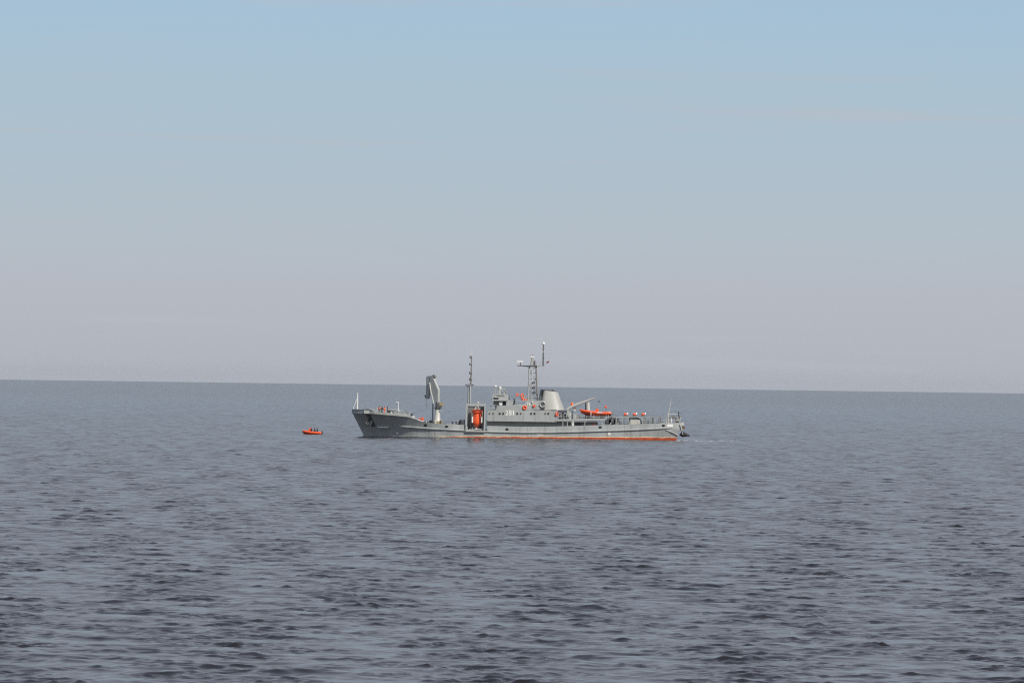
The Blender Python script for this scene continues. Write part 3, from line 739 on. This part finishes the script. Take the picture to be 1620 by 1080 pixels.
# ---- aft house, boat deck slab and gallery posts
G().pbox(769.5, 667.4, 946, 676.6, -4.3, 4.3).obj('gallery_wall', GREY2, ss)
G().prism([(879, 664.2), (905, 663.6), (959.5, 662.6), (959.5, 665.2), (905, 666.4), (879, 667.2)], -SY-0.1, SY+0.1).obj('boat_deck', GREY2, ss)
for px in (890.5, 897.5, 925.2, 952.6):
    G().pbox(px-0.55, 665, px+0.55, 675, -5.75, -5.55).obj('gallery_post', GREY2, ss)
G().pbox(904.3, 666, 908.2, 674.6, -5.8, -5.3).obj('gallery_locker', PALE, ss)
G().pbox(905.2, 671.6, 907.4, 674.4, -5.9, -5.7).obj('white_box', WHITE, ss)
G().pbox(929, 667.2, 944, 669.4, -5.1, -4.4).obj('stowed_plank', RUST, ss)
G().prism([(937.5, 674), (941.5, 674), (942, 671), (939, 669.4)], -5.4, -4.9).obj('red_hose_reel', REDF, ss)
for px in (912, 917):
    G().pbox(px, 668, px+2.6, 675, -4.9, -4.2).obj('gallery_door', DGREY, ss)
# clutter abaft the funnel
G().pbox(883.5, 650.2, 897, 653.6, -5.4, 3.0).obj('aft_dark_slab', DGREY, ship)  # dark grey slab just below the funnel's after edge
for i, (px, py, w_, h_, m_) in enumerate([(886, 655, 4, 9, DGREY), (890.6, 653.6, 3.4, 10, STEEL), (895, 655.5, 3, 8.5, DGREY), (898.4, 650, 4.6, 14, GREY2), (902.4, 653, 2.6, 11, PALE), (905.4, 651, 2, 13, DGREY), (909.6, 656, 5, 8, GREY2), (914.6, 657.6, 4, 6, STEEL), (917.0, 660, 2.6, 4, BLACK)]):
    G().pbox(px-w_/2, py, px+w_/2, py+h_, -4.9+0.35*(i % 3), -3.6+0.2*i).obj('deck_machinery', m_, ship)
for i, px in enumerate((887.6, 891.8, 900.6)):
    x, z = P(px, 659); G().tube([(x, -5.2, z), (x, -4.3, z)], 0.36, 12).obj('hose_drum', (STEEL, BLACK, GREY2)[i], ship)
x, z = P(900, 659.6); G().pbox(899.4, 658, 901, 662, -5.5, -5.2).obj('white_tank', WHITE, ship)
G().pbox(908.4, 647, 911, 651.5, -4.3, -3.6).obj('davit_winch', PALE, ship)
G().pbox(906.2, 645.5, 911.8, 647, -4.4, -3.4).obj('davit_head', RUST, ship)
railing([local(883, 663.8, -5.7), local(918, 663.4, -5.7)], 1.0, 3, 1.3, parent=ship)
railing([local(918, 663.4, -5.7), local(958, 662.6, -5.7)], 0.55, 2, 1.5, parent=ship)
# boat derrick
bd = empty('boat_derrick', (0, 0, 0), ship)
G().ptube([(897.5, 649.5), (906, 643.8), (930, 634.6), (942.6, 629.8)], -1.4, [0.42, 0.38, 0.24, 0.10], 8).obj('boom', GREY2, bd, smooth=True)
x, z0 = P(930.4, 664); _, z1 = P(930, 637.5)
G().tube([(x+0.1, -1.4, z0), (x, -1.4, z1)], [0.52, 0.32], 12).obj('pillar', PALE, bd, smooth=True)
G().pbox(926.0, 638.5, 927.4, 662, -1.0, -0.8).obj('ladder', DGREY, bd)
G().ptube([(942.6, 630), (948.6, 636.5)], -1.4, 0.03, 4).obj('boom_wire', ROPE, bd)
G().pbox(947.2, 634.6, 949, 637.6, -1.5, -1.3).obj('hook', DGREY, bd)
G().ptube([(930, 637.8), (942.6, 630)], -1.4, 0.03, 4).obj('boom_wire', ROPE, bd)
# boat cradle
cd = empty('boat_cradle', (0, 0, 0), ship)
for px in (929.5, 952.5):
    G().prism([(px-3, 663), (px+3, 663), (px+1.6, 657.5), (px-1.6, 657.5)], -4.8, -2.2).obj('chock', BLACK, cd)
G().pbox(920, 661.0, 958, 663, -4.4, -2.8).obj('cradle_base', DGREY, cd)
for px in (939.6, 960, 962.5):
    G().pbox(px-0.4, 657.4, px+0.4, 663, -4.9, -4.7).obj('upright', GREY2, cd)

# ---- after deck: long pipe rack, winches, tarpaulin, stern gear
ar = empty('awning_rail', (0, 0, 0), ship)
G().prism([(968, 660.2), (1055.5, 659.2), (1055.5, 660.2), (968, 661.6)], -5.6, -5.3).obj('beam', GREY2, ar)
G().prism([(968, 660.4), (1055.5, 659.4), (1055.5, 661.0), (968, 662.2)], 4.6, 5.0).obj('beam', DGREY, ar)
for px in (975, 985, 994.6, 1016, 1030.4, 1043, 1054.6):
    G().pbox(px-0.45, 660.2, px+0.45, 672.2, -5.55, -5.36).obj('post', GREY2, ar)
for px in (980, 989, 1002, 1012, 1022, 1033, 1046):
    G().pbox(px-0.5, 661, px+0.5, 672, 4.7, 4.9).obj('post', DGREY, ar)
aw = empty('towing_winch', (0, 0, 0), ship)
for px, r in ((963, 0.6), (968.5, 0.75), (975.5, 0.6)):
    x, z = P(px, 667.6); G().tube([(x, -4.2, z), (x, -1.2, z)], r, 14).obj('drum', DGREY, aw)
G().prism([(957, 672), (983, 672), (981, 665), (975, 662), (966, 660.5), (959, 664)], -1.1, -0.9).obj('frame', DGREY, aw)
for px, s_ in ((967.5, 1), (979, 1)):
    G().prism([(px-2.6, 672.2), (px-1, 672.2), (px+2.0, 664.5), (px+0.8, 664.5)], -4.7, -4.4).obj('stay', PALE, aw)
for px, py in ((971.6, 657.6), (969.5, 654)):
    x, z = P(px, py); G().torus((x, -4.6, z), 0.28, 0.06, n=14, m=5).obj('cable_coil', STEEL, aw)
# tarpaulin covered gear with hoop
x0, z0 = P(1004, 672.4)
prof = [(995.6, 673), (996.4, 667.6), (998.6, 664.2), (1001.4, 662.4), (1005.4, 662.8), (1008.4, 664.6), (1011.6, 665.0), (1013, 667), (1012.4, 673)]
G().prism(prof, -5.15, -2.4).obj('canvas_cover', TARP, ship)
G().ptube([(994.4, 672.6), (994.6, 667), (997, 662.4), (1000, 661.3), (1006, 661.5), (1009.6, 663.6), (1013.4, 665.4), (1014.8, 668.6), (1014, 672.6)], -4.9, 0.15, 6).obj('hoop', BLACK, ship)
for i, (px, w_, h_) in enumerate([(1021, 3, 9), (1026, 2, 6), (1033.5, 2.4, 10), (1037, 1.2, 7), (1044.6, 3.2, 10), (1049, 2, 5)]):
    G().pbox(px-w_/2, 672-h_, px+w_/2, 672.6, -2.6+0.3*i, -1.8+0.3*i).obj('deck_stowage', (STEEL, DGREY, DGREY, GREY2, DGREY, STEEL)[i], ship)
# stern
sg = empty('stern_gantry', (0, 0, 0), ship)
G().ptube([(1057.4, 671), (1057.6, 656.6)], -4.4, 0.13, 6).obj('post', PALE, sg)
G().ptube([(1073.5, 670), (1073.6, 652.4)], -4.0, 0.08, 6).obj('post', GREY2, sg)
G().ptube([(1056.5, 656.6), (1074, 656.2)], -4.2, 0.08, 6).obj('top_bar', PALE, sg)
G().pbox(1061.8, 662.6, 1063.4, 670.6, -4.5, -4.2).obj('white_bollard', WHITE, sg)
for px, py, w_, h_ in ((1060, 660, 3, 4), (1066, 659, 5, 5), (1070.5, 661, 3, 9), (1059, 666, 2, 5)):
    G().pbox(px-w_/2, py, px+w_/2, py+h_, -3.4, -2.6).obj('winch_part', STEEL, sg)
G().ptube([(1072, 671), (1075.4, 664), (1076.4, 659)], -3.6, 0.18, 6).obj('roller_arm', STEEL, sg)
G().ptube([(1074.0, 671), (1077.4, 660.5)], -4.2, 0.12, 6).obj('roller_arm', PALE, sg)
es = empty('ensign_staff', (0, 0, 0), ship)
G().ptube([(1057.4, 660), (1060, 650), (1063.2, 631.6)], -0.2, [0.13, 0.10, 0.05], 8).obj('pole', PALE, es)
railing([hull_pt(1056, top_f(1056)), hull_pt(1066, top_f(1066)), hull_pt(1075, top_f(1075))], 0.9, 3, 1.2, parent=sg)
G().pbox(1076.8, 669.6, 1083, 674.4, -3.0, 1.0).obj('stern_platform', PALE, ship)
G().pbox(1079.6, 675.6, 1084.4, 679.4, -2.8, 0.6).obj('stern_roller', RUST, ship)
G().pbox(1077.6, 676.0, 1080, 684, -2.8, -2.2).obj('stern_bracket', PALE, ship)
G().ptube([(1073.4, 652), (1074.8, 664), (1074.2, 672), (1077.2, 680), (1080.0, 688)], -4.75, 0.09, 6).obj('hose', BLACK, ship)
G().ptube([(1076.0, 672), (1079.0, 683), (1080.2, 688.5)], -4.9, 0.06, 6).obj('hose', PALE, ship)
sf = empty('stern_fender_float', (0, 0, 0), ship)
G().ptube([(1077.6, 686.0), (1081, 688.4), (1087, 689.2)], -3.4, [0.55, 0.6, 0.35], 10).obj('fender', BLACK, sf)
G().ptube([(1084, 688.5), (1092, 690.4)], -2.0, [0.35, 0.2], 8).obj('fender', BLACK, sf)
# bow draught arc near the stern (tug pad)
hull_patch(((1049.5, 680.8), (1051.6, 690.5)), 0.03, GREY, 'tug_pad')

# ================================================================== LOOSE THINGS ABOARD
# ---- rescue bell
bell = empty('diving_bell', world(754.2, 679.8, -4.3)); tag(bell, 'orange diving bell with white side floats hanging in the open frame', 'diving bell')
def zl(py): return Zp(754.2, py)-Zp(754.2, 679.8)
hw = lambda w_: w_*MPP/2
body = G().lathe([(hw(3), zl(677)), (hw(7), zl(675)), (hw(12), zl(672.6)), (hw(14.2), zl(669.4)), (hw(13.8), zl(664)), (hw(12.8), zl(655.6)), (hw(12.8), zl(654.4))], (0, 0, 0), 24).obj('body', ORANGE, bell, smooth=True)
G().lathe([(hw(13.6), zl(654.6)), (hw(17.4), zl(653.2)), (hw(17.4), zl(650.2)), (hw(15.0), zl(649.6)), (hw(8), zl(648.6))], (0, 0, 0), 24).obj('collar', ORANGE, bell, smooth=True)
G().lathe([(hw(9), zl(679.8)), (hw(8), zl(678.8)), (hw(3), zl(677.6)), (hw(3), zl(676.4))], (0, 0, 0), 16).obj('foot', PALE, bell)
for s_ in (-1, 1):
    G().tube([(s_*hw(14.6), -0.55, zl(669.6)), (s_*hw(14.6), -0.55, zl(660))], 0.19, 10).obj('side_float', WHITE, bell, smooth=True)
for a in (-1.9, -0.6, 0.6, 1.9):
    G().tube([(hw(7)*math.sin(a)*1.1, -0.3+0.3*math.cos(a), zl(649)), (hw(3)*math.sin(a), 0, zl(643.6))], 0.07, 6).obj('lifting_strut', PALE, bell)
G().lathe([(0.22, zl(644)), (0.25, zl(642.6)), (0.1, zl(641.8))], (0, 0, 0), 10).obj('lifting_eye', PALE, bell)
G().disc((hw(6.5), -hw(10.0), zl(671)), 0.3, 0.15).obj('viewport', RUST, bell)
G().tube([(0, 0, zl(641.9)), (0, 0, zl(640.6))], 0.05, 5).obj('hoist_wire', DGREY, bell)

# ---- boats
def inflatable(name, loc, length, beam, rise, rot, hull_d=0.55, tube=0.26):
    b = empty(name, loc); b.rotation_euler = (0, rot, 0)
    Lh = length/2; pts = []
    def tz(u): return hull_d+rise*max(0, u-0.3)**1.6          # u: 0 stern .. 1 bow, bow at -x
    left = []
    for i in range(17):
        u = i/16; x = Lh-u*length
        y = beam/2*(1-max(0, (u-0.55)/0.45)**2.2)
        left.append((x, y, tz(u)))
    loop = [(p[0], -p[1], p[2]) for p in left]+[p for p in left[::-1][1:]]
    rs = [tube*0.55]+[tube]*(len(loop)-2)+[tube*0.55]
    G().tube(loop, rs, 12).obj('tube', ORANGE, b, smooth=True)
    v = []; f = []
    for i in range(17):
        u = i/16; x, y, z = left[i]; k = -0.02+0.75*rise*max(0, (u-0.5)/0.5)**2+0.25*max(0, 0.2-u)/0.2
        v += [(x, -y, z), (x, -y*0.8, hull_d*0.42+k*0.8), (x, 0, k), (x, y*0.8, hull_d*0.42+k*0.8), (x, y, z)]
    for i in range(16):
        for j in range(4): f.append((5*i+j, 5*i+5+j, 5*i+6+j, 5*i+1+j))
        f.append((5*i+4, 5*i+9, 5*i+5, 5*i))
    f += [(0, 1, 2, 3, 4), (80, 84, 83, 82, 81)]
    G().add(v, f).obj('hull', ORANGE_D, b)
    return b
rb = inflatable('rescue_boat', world(943.2, 659.9, -3.6), 6.6, 2.2, 1.0, 0, 0.74, 0.27)
tag(rb, 'orange rigid inflatable boat stowed on its cradle above the boat deck', 'boat')
G().box(-0.15, 0.55, -0.4, 0.4, 0.7, 1.5).obj('console', ORANGE, rb)
G().tube([(0.2, 0, 1.4), (0.18, 0, 1.75)], 0.2, 8).obj('console_top', ORANGE, rb)
G().box(0.15, 1.3, -1.42, -1.30, 0.78, 0.98).obj('name_panel', WHITE, rb)
G().box(2.6, 3.2, -0.5, 0.5, 0.75, 1.15).obj('engine_cover', PALE, rb)
g = G(); g.tube([(2.1, -0.7, 0.9), (2.1, -0.7, 2.1), (2.1, 0.7, 2.1), (2.1, 0.7, 0.9)], 0.045, 6); g.obj('radar_arch', STEEL, rb)
G().ball((2.05, 0, 2.1), 0.26, 10, (1.2, 1, 0.9)).obj('arch_float', ORANGE, rb)
G().tube([(0.3, 0, 1.7), (0.25, 0, 2.5)], 0.02, 4).obj('whip_aerial', DGREY, rb)
G().box(-1.2, -1.06, -1.48, -1.35, 0.25, 1.1).obj('securing_strap', WHITE, rb)

# dinghy on the water, a little behind the plane of the ship
def on_sea(px, py):
    d = CAMROT.to_3x3() @ Vector(((px-810)/FPX, -(py-540)/FPX, -1.0)); o_ = Vector((0, 0, CAM_H)); y = 900.0
    for _ in range(30):
        p = o_+d*(y/d.y); zs = -(p.x**2+p.y**2)/(2*EARTH); y += (p.z-zs)/(-d.z/d.y)
    return o_+d*(y/d.y)
dpos = on_sea(494.5, 686.6)
dscale = 1.0
dg_ = inflatable('dinghy', dpos+Vector((0, 0, -0.16)), 4.2, 1.8, 0.30, 0.035, 0.52, 0.27)
tag(dg_, 'small orange inflatable dinghy carrying crew off the ship\'s bow', 'boat')
dg_.rotation_euler = (0, R_(2.0), R_(-9))
G().box(-0.95, -0.45, -0.3, 0.3, 0.5, 1.0).obj('console', ORANGE, dg_)
g = G().prism([(-0.85, 0.95), (-0.35, 0.95), (-0.5, 1.5), (-0.75, 1.5)], -0.28, 0.28, raw=True); g.obj('windscreen', ORANGE, dg_)
G().tube([(-2.35, 0, 0.60), (-2.12, 0, 0.62)], [0.1, 0.2], 8).obj('bow_cap', BLACK, dg_)
G().box(1.9, 2.25, -0.2, 0.2, 0.25, 0.95).obj('outboard_motor', DGREY, dg_)
G().box(0.6, 1.5, -0.35, 0.35, 0.4, 0.72).obj('seat', PALE, dg_)

# ---- people
def person(loc, rz, pose, label, top=CLOTH, vest=True, group=None, legs_m=CLOTH):
    J = {}
    if pose == 'stand':
        J = dict(pel=(0,0,0.95), sp=(0,0.01,1.15), ch=(0,0.02,1.38), nk=(0,0,1.52), hd=(0,-0.02,1.66), ht=(0,-0.01,1.75),
                 lh=(0.1,0,0.92), lk=(0.11,-0.03,0.5), la=(0.12,0.02,0.09), lt=(0.13,-0.16,0.04),
                 rh=(-0.1,0,0.92), rk=(-0.12,-0.06,0.5), ra=(-0.13,-0.02,0.09), rt=(-0.14,-0.2,0.04),
                 ls=(0.19,0.02,1.42), le=(0.26,-0.02,1.14), lw=(0.24,-0.2,0.98), lx=(0.22,-0.28,0.95),
                 rs=(-0.19,0.02,1.42), re=(-0.27,-0.04,1.15), rw=(-0.2,-0.24,1.05), rx=(-0.17,-0.32,1.04))
    else:
        J = dict(pel=(0,0,0.12), sp=(0,0.0,0.32), ch=(0,-0.04,0.56), nk=(0,-0.07,0.70), hd=(0,-0.11,0.84), ht=(0,-0.1,0.93),
                 lh=(0.1,0,0.1), lk=(0.13,-0.42,0.14), la=(0.12,-0.46,-0.28), lt=(0.12,-0.62,-0.32),
                 rh=(-0.1,0,0.1), rk=(-0.13,-0.42,0.14), ra=(-0.12,-0.44,-0.28), rt=(-0.12,-0.6,-0.32),
                 ls=(0.19,-0.04,0.60), le=(0.27,-0.16,0.36), lw=(0.2,-0.38,0.3), lx=(0.18,-0.46,0.3),
                 rs=(-0.19,-0.04,0.60), re=(-0.27,-0.16,0.36), rw=(-0.2,-0.38,0.3), rx=(-0.18,-0.46,0.3))
    RAD = dict(pel=0.15, sp=0.14, ch=0.165, nk=0.065, hd=0.105, ht=0.085, lh=0.1, rh=0.1, lk=0.065, rk=0.065, la=0.05, ra=0.05, lt=0.045, rt=0.045,
               ls=0.075, rs=0.075, le=0.05, re=0.05, lw=0.036, rw=0.036, lx=0.04, rx=0.04)
    names = list(J); E = [('pel','sp'),('sp','ch'),('ch','nk'),('nk','hd'),('hd','ht'),('pel','lh'),('lh','lk'),('lk','la'),('la','lt'),('pel','rh'),('rh','rk'),('rk','ra'),('ra','rt'),('ch','ls'),('ls','le'),('le','lw'),('lw','lx'),('ch','rs'),('rs','re'),('re','rw'),('rw','rx')]
    me = bpy.data.meshes.new('person'); me.from_pydata([J[n] for n in names], [(names.index(a), names.index(b)) for a, b in E], [])
    t = bpy.data.objects.new('tmp', me); COL.objects.link(t)
    t.modifiers.new('s', 'SKIN'); sd = t.modifiers.new('d', 'SUBSURF'); sd.levels = 1
    lay = me.skin_vertices[0] if len(me.skin_vertices) else None
    if lay is None:
        bm = bmesh.new(); bm.from_mesh(me); bm.verts.layers.skin.verify(); bm.to_mesh(me); bm.free(); lay = me.skin_vertices[0]
    for i, n in enumerate(names):
        rr_ = RAD[n]*(1.0 if n in ('hd', 'ht', 'nk', 'lx', 'rx') else 1.18); lay.data[i].radius = (rr_, rr_); lay.data[i].use_root = (n == 'pel')
    dg2 = bpy.context.evaluated_depsgraph_get(); dg2.update()
    bmsh = bpy.data.meshes.new_from_object(t.evaluated_get(dg2)); bpy.data.objects.remove(t, do_unlink=True)
    bmsh.name = 'body'; bmsh.materials.clear()
    for m_ in (legs_m, top, SKIN): bmsh.materials.append(m_)
    hip = J['pel'][2]; neck = J['nk'][2]+0.02
    for p in bmsh.polygons:
        c = p.center; hand = min((c-Vector(J['lx'])).length, (c-Vector(J['rx'])).length) < 0.09
        p.material_index = 2 if (c.z > neck or hand) else (1 if c.z > hip+0.03 else 0); p.use_smooth = True
    root = empty('person', loc); root.rotation_euler = (0, 0, rz); tag(root, label, 'person', group)
    b = bpy.data.objects.new('body', bmsh); COL.objects.link(b); b.parent = root
    h = Vector(J['hd']); G().ball((h.x, h.y+0.02, h.z+0.05), 0.118, 12, (1, 1.05, 0.85)).obj('cap', CLOTH, root, smooth=True)
    if vest:
        c = Vector(J['ch']); s_ = Vector(J['sp'])
        G().tube([s_+Vector((0, 0, -0.08)), s_, c, c+Vector((0, 0, 0.1))], [0.19, 0.22, 0.235, 0.17], 12).obj('life_vest', VEST, root, smooth=True)
    return root
fz = lambda px: (lambda a: a)(top_f(px))
def deck_spot(px, y):
    return ship_loc+Vector((X(px, 655), y, top_f(px)-0.02))
person(deck_spot(599.6, -3.2), R_(20), 'stand', 'crew member in orange vest nearest the bow windlass on the foredeck', vest=True)
person(deck_spot(603.6, -2.0), R_(-50), 'stand', 'crew member in all dark clothes between two orange vests on the foredeck', vest=False)
person(deck_spot(607.8, -3.6), R_(70), 'stand', 'crew member in orange overalls beside the black mooring winch', top=VEST, legs_m=VEST)
person(deck_spot(612.4, -2.4), R_(-80), 'stand', 'dark clothed crew member standing against the black mooring winch', vest=False)
Md = dg_.matrix_basis
def in_dinghy(x, y, z): return dpos+Vector((0, 0, -0.16))+(Matrix.Rotation(R_(-9), 3, 'Z') @ Matrix.Rotation(R_(2), 3, 'Y') @ Vector((x, y, z)))
person(in_dinghy(-0.2, -0.1, 0.72), R_(-95), 'sit', 'person in dark clothes steering behind the dinghy\'s orange windscreen', vest=False)
person(in_dinghy(0.55, -0.3, 0.68), R_(-85), 'sit', 'person in dark clothes seated in the middle of the dinghy', vest=False)
person(in_dinghy(1.0, 0.3, 0.68), R_(-80), 'sit', 'person in dark clothes seated rearmost in the dinghy', vest=False)

# ---- life rings and orange floats
def life_ring(px, py, y, R, r, tilt, label, sx=1.0):
    c = world(px, py, y); o = G().torus((0, 0, 0), R, r, n=20, m=8, tilt=tilt).obj('life_ring', ORANGE, None, c, smooth=True)
    tag(o, label, 'life ring', 'life rings on the ship'); return o
life_ring(830.2, 645.7, -SY-0.1, 0.34, 0.15, 0, 'orange life ring on the grey wall just above the number')
life_ring(845.0, 642.9, -SY-0.1, 0.22, 0.1, R_(35), 'small orange life ring on the wall under the lattice mast')
life_ring(881.2, 656.2, -SY+0.1, 0.42, 0.13, R_(58), 'orange life ring on the after corner of the main house')
life_ring(818.4, 625.3, -5.5, 0.24, 0.10, 0, 'orange life ring at the forward end of the mast platform rail')
life_ring(826.4, 627.4, -5.5, 0.44, 0.13, R_(50), 'large orange life ring at the after end of the mast platform rail')
o = G().box(-0.6, 0.6, -0.3, 0.3, 0, 0.28).obj('orange_float', ORANGE, None, world(829, 633.9, -4.8)); tag(o, 'flat orange float lying on the mast platform', 'float')
o = G().lathe([(0.2, 0), (0.3, 0.2), (0.28, 0.7), (0.12, 0.95)], (0, 0, 0), 10).obj('marker_buoy', ORANGE, None, world(905.2, 644.4, -1.4), smooth=True); tag(o, 'red orange marker buoy beside the foot of the boat derrick boom', 'buoy')
o = G().tube([(-0.55, 0, 0.3), (0.2, 0, 0.15), (0.3, 0, 0.6), (0.32, 0, -0.15)], [0.12, 0.2, 0.2, 0.2], 8).obj('marker_buoy', ORANGE, None, world(666.2, 665.2, -5.6), smooth=True); tag(o, 'orange marker float on the slope forward of the deck crane', 'buoy')
for i, (px, lb) in enumerate(((989.5, 'forward'), (1003.7, 'middle'), (1017.4, 'after'))):
    e = empty('raft_canister', world(px, 659.4, -5.45)); tag(e, 'orange and white raft canister, '+lb+' one of three on the after rail', 'raft canister', 'raft canisters on the after rail')
    G().tube([(-0.36, 0, 0.42), (-0.24, 0, 0.42), (0.24, 0, 0.42), (0.36, 0, 0.42)], [0.16, 0.27, 0.27, 0.16], 14).obj('shell', ORANGE, e, smooth=True)
    G().tube([(0.37, 0, 0.52), (0.62, 0, 0.56)], [0.26, 0.18], 12).obj('end_cap', WHITE, e)
    G().box(-0.42, 0.42, -0.22, 0.22, 0.0, 0.16).obj('cradle', STEEL, e)
    G().torus((0.0, 0, 0.42), 0.275, 0.02, n=14, m=4).xform(Matrix.Translation((0.15, 0, 0.42)) @ Matrix.Rotation(R_(90), 4, 'Z') @ Matrix.Translation((0, 0, -0.42))).obj('band', WHITE, e)
fl = G()
v = []
for i in range(7):
    for j in range(4):
        v.append((i*0.10, 0.08*math.sin(i*1.1), -j*0.11+0.05*i))
fl.add(v, [(i*4+j, i*4+j+1, (i+1)*4+j+1, (i+1)*4+j) for i in range(6) for j in range(3)])
fl.add([(a, b+0.02, c) for a, b, c in v], [(i*4+j, (i+1)*4+j, (i+1)*4+j+1, i*4+j+1) for i in range(6) for j in range(3)])
o = fl.obj('signal_flag', REDF, None, world(864.6, 573.6, -0.4)); tag(o, 'small dark red signal flag flying beside the tall pole mast', 'flag')

# ---- wake: a thin broken line of foam astern
g = G(); rng = random.Random(3)
for i in range(60):
    px = 1071+88*rng.random()**1.7; py = 696.9+0.006*(px-1073)+rng.gauss(0, 0.5)
    p = on_sea(px, py); rx = rng.uniform(0.12, 0.7); ry = rng.uniform(0.3, 1.5); n = 9
    hh = 0.05+0.07*rng.random()
    pts = [(p.x+rx*math.cos(2*math.pi*k/n)*rng.uniform(0.6, 1.2), p.y+ry*math.sin(2*math.pi*k/n), p.z+0.02) for k in range(n)]
    g.add(pts+[(p.x, p.y, p.z+hh)], [(k, (k+1) % n, n) for k in range(n)])
FOAM = mat('foam', (0.42, 0.43, 0.45), 0.8, 0.2, 2)
tag(g.obj('wake_foam', FOAM), 'thin broken streaks of foam trailing from the stern', 'foam', kind='stuff')

# ================================================================== HAZE
hz = G().box(-27000, 27000, -27000, 27000, -56, 34).obj('haze', None); hz['kind'] = 'stuff'
hm = bpy.data.materials.new('haze_air'); hm.use_nodes = True; t = hm.node_tree; t.nodes.clear()
mo = t.nodes.new('ShaderNodeOutputMaterial'); pv = t.nodes.new('ShaderNodeVolumePrincipled')
pv.inputs['Color'].default_value = (0.93, 0.95, 1.0, 1); pv.inputs['Density'].default_value = 1.1e-5; pv.inputs['Anisotropy'].default_value = 0.2
t.links.new(pv.outputs['Volume'], mo.inputs['Volume']); hz.data.materials.append(hm)
